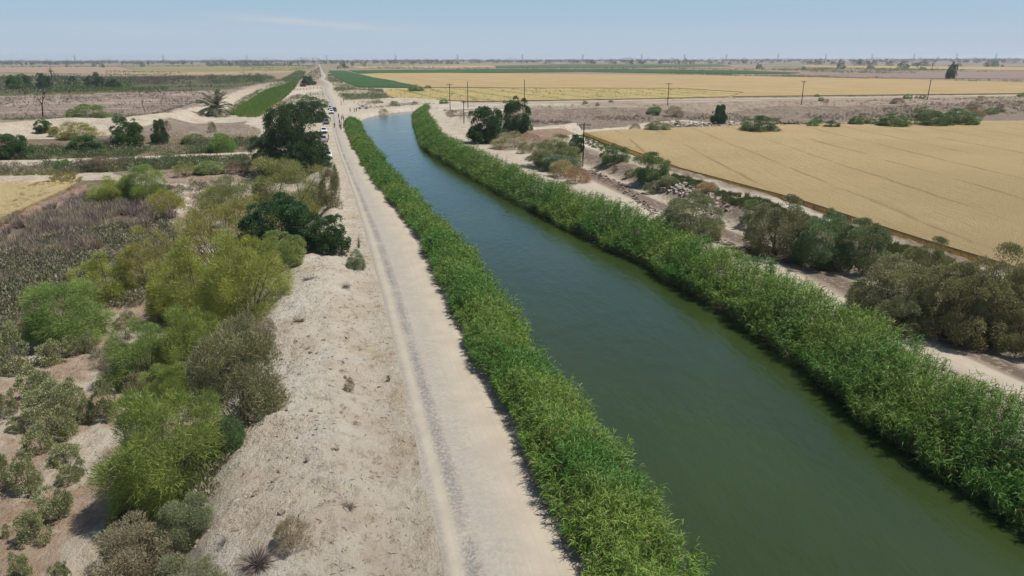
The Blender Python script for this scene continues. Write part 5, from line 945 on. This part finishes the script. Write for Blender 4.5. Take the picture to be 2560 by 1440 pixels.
def vehicle(kind):
    o = empty({'pickup': 'pickup_truck', 'suv': 'parked_suv', 'sedan': 'parked_car'}[kind]); hw = .92 if kind != 'sedan' else .87
    if kind == 'pickup': body = [(-2.62, hw, .48, .95, 1.02, .05), (-.62, hw, .42, .97, 1.04, .05), (1.1, hw, .42, .97, 1.05, .06), (2.3, hw * .98, .42, .92, 1.0, .14), (2.66, hw * .86, .48, .78, .86, .16)]; cab = (-.62, 1.25, -.42, .55, 1.04, 1.78); zt = 1.04
    elif kind == 'suv': body = [(-2.3, hw * .92, .42, .92, 1.0, .06), (-2.1, hw, .38, .95, 1.03, .05), (.9, hw, .38, .95, 1.03, .06), (2.0, hw * .97, .40, .88, .96, .14), (2.32, hw * .84, .46, .74, .82, .16)]; cab = (-2.24, 1.15, -2.0, .35, 1.03, 1.74); zt = 1.03
    else: body = [(-2.2, hw * .88, .40, .80, .92, .14), (-1.9, hw, .32, .84, .95, .08), (.8, hw, .30, .82, .92, .06), (1.85, hw * .97, .32, .72, .80, .16), (2.2, hw * .82, .38, .60, .68, .16)]; cab = (-1.75, 1.05, -1.1, .25, .92, 1.42); zt = .92
    bm = bmesh.new(); loft(bm, body)
    y0, y1, t0, t1, z0, z1 = cab; cw, tw = hw - .07, hw - .22
    c = [(-cw, y0, z0 - .03), (cw, y0, z0 - .03), (cw, y1, z0 - .03), (-cw, y1, z0 - .03), (-tw, t0, z1), (tw, t0, z1), (tw, t1, z1), (-tw, t1, z1)]
    v = [bm.verts.new(p) for p in c]
    for f in ((4, 5, 6, 7), (0, 1, 5, 4), (1, 2, 6, 5), (2, 3, 7, 6), (3, 0, 4, 7)): bm.faces.new([v[i] for i in f])
    if kind == 'pickup':
        for s in (-1, 1): box(bm, s * hw - (.0 if s < 0 else .08), s * hw + (.08 if s < 0 else 0), -2.6, -.66, 1.03, 1.16)
        box(bm, -hw + .081, hw - .081, -2.62, -2.55, 1.03, 1.16)
    b = bmobj('body', bm, M_PAINT, o)
    def lerp(p, q, k): return tuple(p[i] * (1 - k) + q[i] * k for i in range(3))
    def pane(a, b_, c_, d, m1=.08, m2=.12):   # a,b bottom; c,d top
        A, B = lerp(a, d, m2), lerp(b_, c_, m2); Dd, Cc = lerp(d, a, m2), lerp(c_, b_, m2); return [lerp(A, B, m1), lerp(B, A, m1), lerp(Cc, Dd, m1), lerp(Dd, Cc, m1)]
    for nm, idx in (('windshield', (2, 3, 7, 6)), ('rear_window', (0, 1, 5, 4))):
        bm = bmesh.new(); quad(bm, pane(*[c[i] for i in idx]), .006); bmobj(nm, bm, M_GLASS, o)
    for a, b_, d, e in ((1, 2, 6, 5), (3, 0, 4, 7)):
        p = pane(c[a], c[b_], c[d], c[e], .05, .14); bm = bmesh.new()
        for k0, k1 in ((0, .48), (.52, 1)): quad(bm, [lerp(p[0], p[1], k0), lerp(p[0], p[1], k1), lerp(p[3], p[2], k1), lerp(p[3], p[2], k0)], .006)
        bmobj('side_window', bm, M_GLASS, o)
    if kind == 'pickup':
        bm = bmesh.new(); box(bm, -hw + .09, hw - .09, -2.54, -.68, 1.045, 1.075); bmobj('cargo_bed', bm, M_TRIM, o)
    ye, yr = body[-1][0], body[0][0]
    for s in (-1, 1):
        bm = bmesh.new(); box(bm, s * .62 - .16, s * .62 + .16, ye - .06, ye + .02, .62, .76); bmobj('headlight', bm, M_LAMP, o)
        bm = bmesh.new(); box(bm, s * .76 - .09, s * .76 + .09, yr - .02, yr + .06, .68, .92); bmobj('tail_light', bm, M_TAIL, o)
        bm = bmesh.new(); box(bm, s * (hw + .1) - .09, s * (hw + .1) + .09, y1 - .25, y1 - .08, z0 - .02, z0 + .14); bmobj('side_mirror', bm, M_PAINT, o)
    bm = bmesh.new(); box(bm, -.42, .42, ye - .04, ye + .012, .58, .78); bmobj('grille', bm, M_TRIM, o)
    for nm, y in (('front_bumper', ye + .03), ('rear_bumper', yr - .03)):
        bm = bmesh.new(); box(bm, -hw * .88, hw * .88, y - .08, y + .08, .38, .55, .05, .02); bmobj(nm, bm, M_TRIM, o)
    wr = .40 if kind != 'sedan' else .33; yw = (1.55, -1.55) if kind == 'pickup' else (1.4, -1.4)
    for y in yw:
        for s in (-1, 1):
            bm = bmesh.new(); cyl(bm, (s * (hw - .22), y, wr), (s * (hw + .025), y, wr), wr, wr, 18); wl = bmobj('wheel', bm, M_TYRE, o)
            bm = bmesh.new(); cyl(bm, (s * (hw + .02), y, wr), (s * (hw + .035), y, wr), wr * .6, wr * .5, 14); bmobj('rim', bm, M_RIM, wl)
    return o
def copy_tree(o, parent=None):
    c = o.copy(); COL.objects.link(c)
    if parent: c.parent = parent
    for ch in o.children: copy_tree(ch, c)
    return c
PROTO = {}
def park(kind, px, py, face, label, tint, off=2.4, zoff=0):
    if kind not in PROTO: PROTO[kind] = o = vehicle(kind)
    else: o = copy_tree(PROTO[kind])
    X, Y, z, dep = ground_px(px, py); k = math.hypot(X, Y); X, Y = X + X / k * off, Y + Y / k * off
    o.location = (X, Y, max(h1(X, Y), -.05) + .04); o.rotation_euler[2] = face
    for ch in o.children: ch.color = (*tint, 1)
    tag(o, label, {'pickup': 'pickup truck', 'suv': 'car', 'sedan': 'car'}[kind], 'vehicles stopped along the dirt road')
CAMW = R(180 + 16); AWAY = R(16)
park('pickup', 908, 272.5, R(92), 'white pickup seen side-on beside the canal bend', (.72, .73, .74), 0)
park('suv', 825.5, 275, CAMW, 'grey white car at the rear of the upper group, half behind another', (.45, .48, .52)); park('suv', 836.5, 279.5, CAMW, 'dark blue car behind the white one of the upper group', (.03, .04, .065)); park('suv', 828.8, 285.5, CAMW, 'white car at the front of the upper group', (.74, .75, .76))
park('sedan', 815, 299, CAMW, 'white car just behind the silver pickup', (.72, .73, .75)); park('pickup', 817, 311.5, AWAY, 'silver grey pickup seen from behind with its bed towards the camera', (.33, .34, .36)); park('suv', 810, 335, R(180 + 20), 'white car alone between the two pickups on the road side', (.76, .77, .78))
park('pickup', 808.8, 356.5, R(24), 'white pickup parked askew, tailgate towards the camera, two people beside it', (.72, .73, .75)); park('sedan', 804, 372, CAMW, 'dark red car mostly hidden under the dark trees', (.20, .03, .03)); park('sedan', 811.5, 384.5, CAMW, 'white car partly hidden by the dark tree, behind the lowest one', (.74, .75, .77)); park('suv', 821, 401, CAMW, 'white car nearest the camera at the end of the parked row', (.78, .79, .80))
# ---- people
M_SKIN = plain('skin', (.30, .17, .11), .6, .3, .08); M_HAIR = plain('dark_hair', (.02, .015, .012), .7, .3, .2); M_CLOTH = tinted('cloth', .9, .1); M_SHOE = plain('shoe_leather', (.03, .028, .025), .6, .3, .2)
def skinned(name, V, E, Rr, sub=1):
    me = bpy.data.meshes.new(name + '_cage'); me.from_pydata(V, E, []); o = bpy.data.objects.new(name + '_cage', me); COL.objects.link(o)
    md = o.modifiers.new('s', 'SKIN'); md.use_smooth_shade = True
    for sv_, r in zip(me.skin_vertices[0].data, Rr): sv_.radius = (r, r); sv_.use_root = False
    me.skin_vertices[0].data[0].use_root = True; o.modifiers.new('d', 'SUBSURF').levels = sub
    dg = bpy.context.evaluated_depsgraph_get(); out = bpy.data.meshes.new_from_object(o.evaluated_get(dg)); out.name = name
    bpy.data.objects.remove(o); return out
POSES = {'down': [((.22, .02, 1.12), (.25, .06, .86)), ((-.22, .02, 1.12), (-.25, .06, .86))], 'hips': [((.36, -.10, 1.14), (.19, .08, 1.0)), ((-.36, -.10, 1.14), (-.19, .08, 1.0))], 'phone': [((.25, .12, 1.12), (.10, .26, 1.36)), ((-.22, .02, 1.12), (-.24, .08, .86))], 'walk': [((.22, -.10, 1.14), (.24, -.02, .88)), ((-.22, .12, 1.14), (-.22, .28, .95))]}
PERS = {}
def person_meshes(pose):
    arms = POSES[pose]; st = .18 if pose == 'walk' else .03
    V = [(0, 0, .95), (0, 0, 1.12), (0, -.01, 1.30), (0, 0, 1.43), (0, .01, 1.51), (0, .02, 1.62), (0, .01, 1.72), (0, .115, 1.60)]; E = [(0, 1), (1, 2), (2, 3), (3, 4), (4, 5), (5, 6), (5, 7)]; Rr = [.14, .13, .15, .085, .055, .095, .075, .018]
    legs = []; armv = []
    for k, s in enumerate((1, -1)):
        n = len(V); dy = st * s; V += [(.09 * s, 0, .88), (.10 * s, .03 + dy * .5, .50), (.11 * s, -.02 + dy, .09), (.12 * s, .14 + dy, .04)]; E += [(0, n), (n, n + 1), (n + 1, n + 2), (n + 2, n + 3)]; Rr += [.095, .062, .04, .04]; legs.append(n)
        n = len(V); el, wr_ = arms[k]; d = Vector(wr_) - Vector(el); d.normalize(); pm = Vector(wr_) + d * .07
        V += [(.19 * s, 0, 1.40), el, wr_, tuple(pm)]; E += [(2, n), (n, n + 1), (n + 1, n + 2), (n + 2, n + 3)]; Rr += [.062, .044, .03, .036]; armv.append(n)
        side = d.cross(Vector((s, 0, .2))).normalized(); curl = d.cross(side).normalized() * (-.25 if s > 0 else .25)
        for j, (o_, L) in enumerate(((-.027, .062), (-.009, .075), (.009, .07), (.027, .055))):
            a = len(V); m_ = pm + side * o_ + d * L * .6; e_ = m_ + (d + curl * 2).normalized() * L * .5; V += [tuple(m_), tuple(e_)]; E += [(n + 3, a), (a, a + 1)]; Rr += [.009, .008]
        a = len(V); t_ = Vector(wr_) + d * .03 - side * .045; V += [tuple(t_), tuple(t_ + d * .04 - side * .01)]; E += [(n + 2, a), (a, a + 1)]; Rr += [.011, .009]
    body = skinned('person_body', V, E, Rr); body.materials.append(M_SKIN)
    sv_ = [V[0], V[1], V[2], (0, 0, 1.45)]; se = [(0, 1), (1, 2), (2, 3)]; sr = [.165, .155, .172, .085]
    for n in armv: a = len(sv_); el = V[n + 1]; sv_ += [V[n], el]; se += [(2, a), (a, a + 1)]; sr += [.085, .066]
    shirt = skinned('shirt', sv_, se, sr); shirt.materials.append(M_CLOTH)
    tv = [(0, 0, .97), (0, 0, .90)]; te = [(0, 1)]; trr = [.155, .15]
    for n in legs: a = len(tv); tv += [V[n], V[n + 1], V[n + 2]]; te += [(1, a), (a, a + 1), (a + 1, a + 2)]; trr += [.112, .085, .068]
    trou = skinned('trousers', tv, te, trr); trou.materials.append(M_CLOTH)
    bm = bmesh.new(); bmesh.ops.create_icosphere(bm, subdivisions=2, radius=.112)
    for v in bm.verts: v.co = Vector((v.co.x * .95, v.co.y * 1.05 - .015, max(v.co.z, -.02 if v.co.y > .02 else -.07) + 1.70))
    hair = bpy.data.meshes.new('hair'); bm.to_mesh(hair); bm.free(); hair.materials.append(M_HAIR)
    bm = bmesh.new()
    for s, n in ((1, legs[0]), (-1, legs[1])): x, y, z = V[n + 2]; box(bm, x - .055, x + .055, y - .09, y + .21, 0, .11, .012, .03)
    shoe = bpy.data.meshes.new('shoes'); bm.to_mesh(shoe); bm.free(); shoe.materials.append(M_SHOE)
    bm = bmesh.new()
    for s in (-1, 1):
        r_ = bmesh.ops.create_uvsphere(bm, u_segments=6, v_segments=4, radius=.014); bmesh.ops.translate(bm, verts=r_['verts'], vec=(.035 * s, .108, 1.635))
    box(bm, -.028, .028, .103, .112, 1.565, 1.573); eyes = bpy.data.meshes.new('eyes'); bm.to_mesh(eyes); bm.free(); eyes.materials.append(M_HAIR)
    return body, shirt, trou, hair, shoe, eyes
BLK = (.02, .02, .024); NVY = (.025, .03, .06)
def person(px, py, pose, rz, shirt, trou, label):
    if pose not in PERS: PERS[pose] = person_meshes(pose)
    b, s, t, h, sh, ey = PERS[pose]; X, Y, z, d = ground_px(px, py); o = link('person', b); o.location = (X, Y, max(z, 0) + .07 if abs(z) < .5 else z); o.rotation_euler[2] = rz
    for nm, me, c in (('shirt', s, shirt), ('trousers', t, trou), ('hair', h, BLK), ('shoes', sh, BLK), ('face_features', ey, BLK)):
        k = link(nm, me, o); k.color = (*c, 1)
    tag(o, label, 'person', 'people standing on the dirt road')
def cp(x, y): return 740 + x / 6.545, 200 + y / 6.545
for (x, y), pose, rz, sh, tr_, lab in [
    ((700, 628), 'down', 2.8, BLK, (.05, .05, .05), 'person in black at the back of the walking group'), ((747, 656), 'hips', 1.2, (.42, .07, .08), NVY, 'person in red shirt with dark trousers, left of two in red'), ((770, 640), 'down', -1.2, (.5, .14, .17), BLK, 'person in pinkish red shirt, right of two in red'), ((780, 674), 'phone', 2.0, BLK, BLK, 'person in dark clothes right below the two in red'),
    ((563, 686), 'down', 1.4, (.06, .065, .07), (.10, .10, .11), 'person in dark grey beside the right side of the silver pickup'), ((443, 752), 'phone', -1.3, (.16, .17, .2), BLK, 'person on the left of the silver pickup'), ((631, 787), 'hips', 3.0, BLK, BLK, 'person in black standing alone in the middle of the road'), ((715, 725), 'walk', 2.9, (.03, .09, .08), BLK, 'person in dark teal shirt at the rear left of the main group'),
    ((717, 786), 'down', .6, (.45, .5, .58), NVY, 'person in pale blue shirt at the left of the main group'), ((743, 758), 'hips', 1.8, NVY, BLK, 'person in navy shirt in the middle of the main group'), ((738, 816), 'walk', 3.1, (.22, .10, .09), BLK, 'person in brown shirt nearest the camera in the main group'), ((783, 787), 'down', -2.0, (.13, .14, .15), (.05, .05, .06), 'person in grey shirt at the right of the main group'),
    ((814, 800), 'phone', -1.0, (.03, .03, .035), BLK, 'person in dark clothes by the reeds, left of two'), ((832, 806), 'down', 2.6, BLK, NVY, 'person in black by the reeds, right of two'), ((818, 735), 'hips', -2.2, BLK, BLK, 'person in black standing at the canal edge behind the two by the reeds'), ((537, 987), 'down', 1.6, (.05, .055, .07), (.09, .10, .13), 'person right of the askew white pickup'),
    ((358, 1000), 'hips', -1.4, (.07, .08, .10), BLK, 'person left of the askew white pickup by the trees'), ((888, 526), 'down', 2.5, BLK, BLK, 'person in dark clothes on the canal lip, left of three near the white side-on pickup'), ((958, 530), 'phone', 2.2, NVY, BLK, 'person in navy, middle of three near the side-on pickup'), ((988, 521), 'down', 3.0, (.05, .05, .055), BLK, 'person in dark grey, right of three by the front of the side-on pickup')]:
    person(*cp(x, y), pose, rz, sh, tr_, lab)
# ---- corral, shack, rubble, posts
M_RUST = plain('rusty_sheet', (.20, .075, .05), .8, .2, .35, 1.5); M_CONC = plain('broken_concrete', (.40, .35, .29), .9, .1, .25, 1.2)
def corral(pts, label, n):
    w_ = GL(pts); q = np.array(w_); s = np.concatenate([[0], np.cumsum(np.hypot(*np.diff(q, axis=0).T))]); o = empty('corral_fence', (q[0][0], q[0][1], h1(*q[0]))); bz = o.location.z; last = None; rails = []
    for k, t in enumerate(np.linspace(0, s[-1], n)):
        x, y = np.interp(t, s, q[:, 0]) - q[0][0], np.interp(t, s, q[:, 1]) - q[0][1]; z = h1(x + q[0][0], y + q[0][1]) - bz; hp = 1.7 + .35 * random.random()
        bm = bmesh.new(); cyl(bm, (x, y, z - .2), (x + .1 * random.random(), y, z + hp), .13, .11, 6); bmobj('post', bm, M_BARK, o)
        if last:
            for f in (.45, .95, 1.4): rails.append((last[0], last[1], last[2] + f, x, y, z + f))
        last = (x, y, z)
    bm = bmesh.new()
    for a in rails: cyl(bm, a[:3], a[3:], .05, .05, 5)
    bmobj('rails', bm, M_BARK, o); tag(o, label, 'fence')
corral([(715, 226), (740, 224.5), (770, 223), (803, 222)], 'post and rail corral fence across the sandy patch, farther of two', 12); corral([(742, 241), (760, 240), (780, 238), (806, 234)], 'post and rail corral fence across the sandy patch, nearer of two', 9)
def shack():
    X, Y, z, d = ground_px(757, 217); o = empty('shack', (X, Y, z)); bm = bmesh.new(); box(bm, -2.3, 2.3, 0, 3.2, -.1, 2.3); bmobj('wall', bm, M_RUST, o); bm = bmesh.new(); box(bm, -2.6, 2.6, -.3, 3.5, 2.302, 2.42); bmobj('roof', bm, M_RUST, o)
    bm = bmesh.new(); box(bm, -1.5, -.5, -.06, -.003, .0, 1.9); bmobj('door', bm, M_BARK, o); bm = bmesh.new(); box(bm, .5, 1.5, -.06, -.003, 1.0, 1.7); bmobj('window', bm, M_TRIM, o); tag(o, 'small rusty red shed in the corral beside the dark tree', 'shed')
shack()
def rubble(pts, wd, n, size, label, seed, col=None):
    rng = np.random.default_rng(seed); q = np.array(PL(pts)); bm = bmesh.new()
    for i in range(n):
        k = rng.uniform(0, len(q) - 1); a = int(k); p = q[a] * (1 - k + a) + q[min(a + 1, len(q) - 1)] * (k - a) + rng.normal(size=2) * wd; z = h1(p[0], p[1]); s = size * rng.uniform(.4, 1.5)
        M = Matrix.Translation((p[0], p[1], z + s * .15)) @ Matrix.Rotation(rng.uniform(0, 6), 4, 'Z') @ Matrix.Rotation(rng.normal() * .5, 4, 'X') @ Matrix.Diagonal((s * rng.uniform(.6, 1.3), s * rng.uniform(.5, 1), s * rng.uniform(.2, .5), 1))
        r_ = bmesh.ops.create_cube(bm, size=1, matrix=M)
        for v in r_['verts']: v.co += Vector(rng.normal(size=3) * s * .08)
    o = bmobj('rubble', bm, col or M_CONC); tag(o, label, 'rubble', None, 'stuff')
rubble([(1685, 462), (1715, 470), (1750, 490), (1800, 525)], 1.0, 200, .55, 'pile of broken pale concrete slabs tipped along the bank edge', 3); rubble([(1690, 316), (1760, 314), (1850, 310), (1890, 315)], 2.5, 110, .9, 'broken concrete chunks strewn on the eroded bank behind the wheat', 4)
M_CLOD = plain('earth_clod', (.21, .165, .13), .95, .05, .3, 2)
rubble([(1475, 428), (1560, 470), (1640, 540)], .5, 420, .42, 'row of dark earth clods along the foot of the pale bank', 5, M_CLOD); rubble([(1760, 590), (1860, 630), (1930, 640)], .6, 260, .42, 'dark earth clods on the bank between the tamarisks', 6, M_CLOD)
rubble([(620, 1250), (760, 1000), (820, 780)], 2.4, 70, .22, 'small dark clods scattered over the bare left bank', 8, M_CLOD)
def marker(px, py, h, label):
    X, Y, z, d = ground_px(px, py); bm = bmesh.new(); cyl(bm, (0, 0, -.2), (.05, 0, h), .13, .11, 8); box(bm, -.13, .13, -.13, .13, h, h + .06); o = bmobj('marker_post', bm, M_WOOD); o.location = (X, Y, z); tag(o, label, 'post')
marker(853, 263, 1.8, 'short dark post at the road fork, nearer of two'); marker(859, 255, 1.8, 'short dark post at the road fork, farther of two')
# ------------------------------------------------------------------ the dusty air
def haze():
    bm = bmesh.new(); box(bm, -12500, 12500, -12500, 12500, -6, 49); m, t = newmat('dusty_air'); q = NT(t)
    v = q.n('VolumePrincipled'); v.inputs['Color'].default_value = (.80, .88, 1.0, 1); v.inputs['Density'].default_value = 8.5e-5; v.inputs['Anisotropy'].default_value = .2
    t.links.new(v.outputs[0], q.n('OutputMaterial').inputs['Volume']); o = bmobj('haze', bm, m); tag(o, 'pale dusty haze over the distant plain', 'haze', None, 'stuff')
haze()
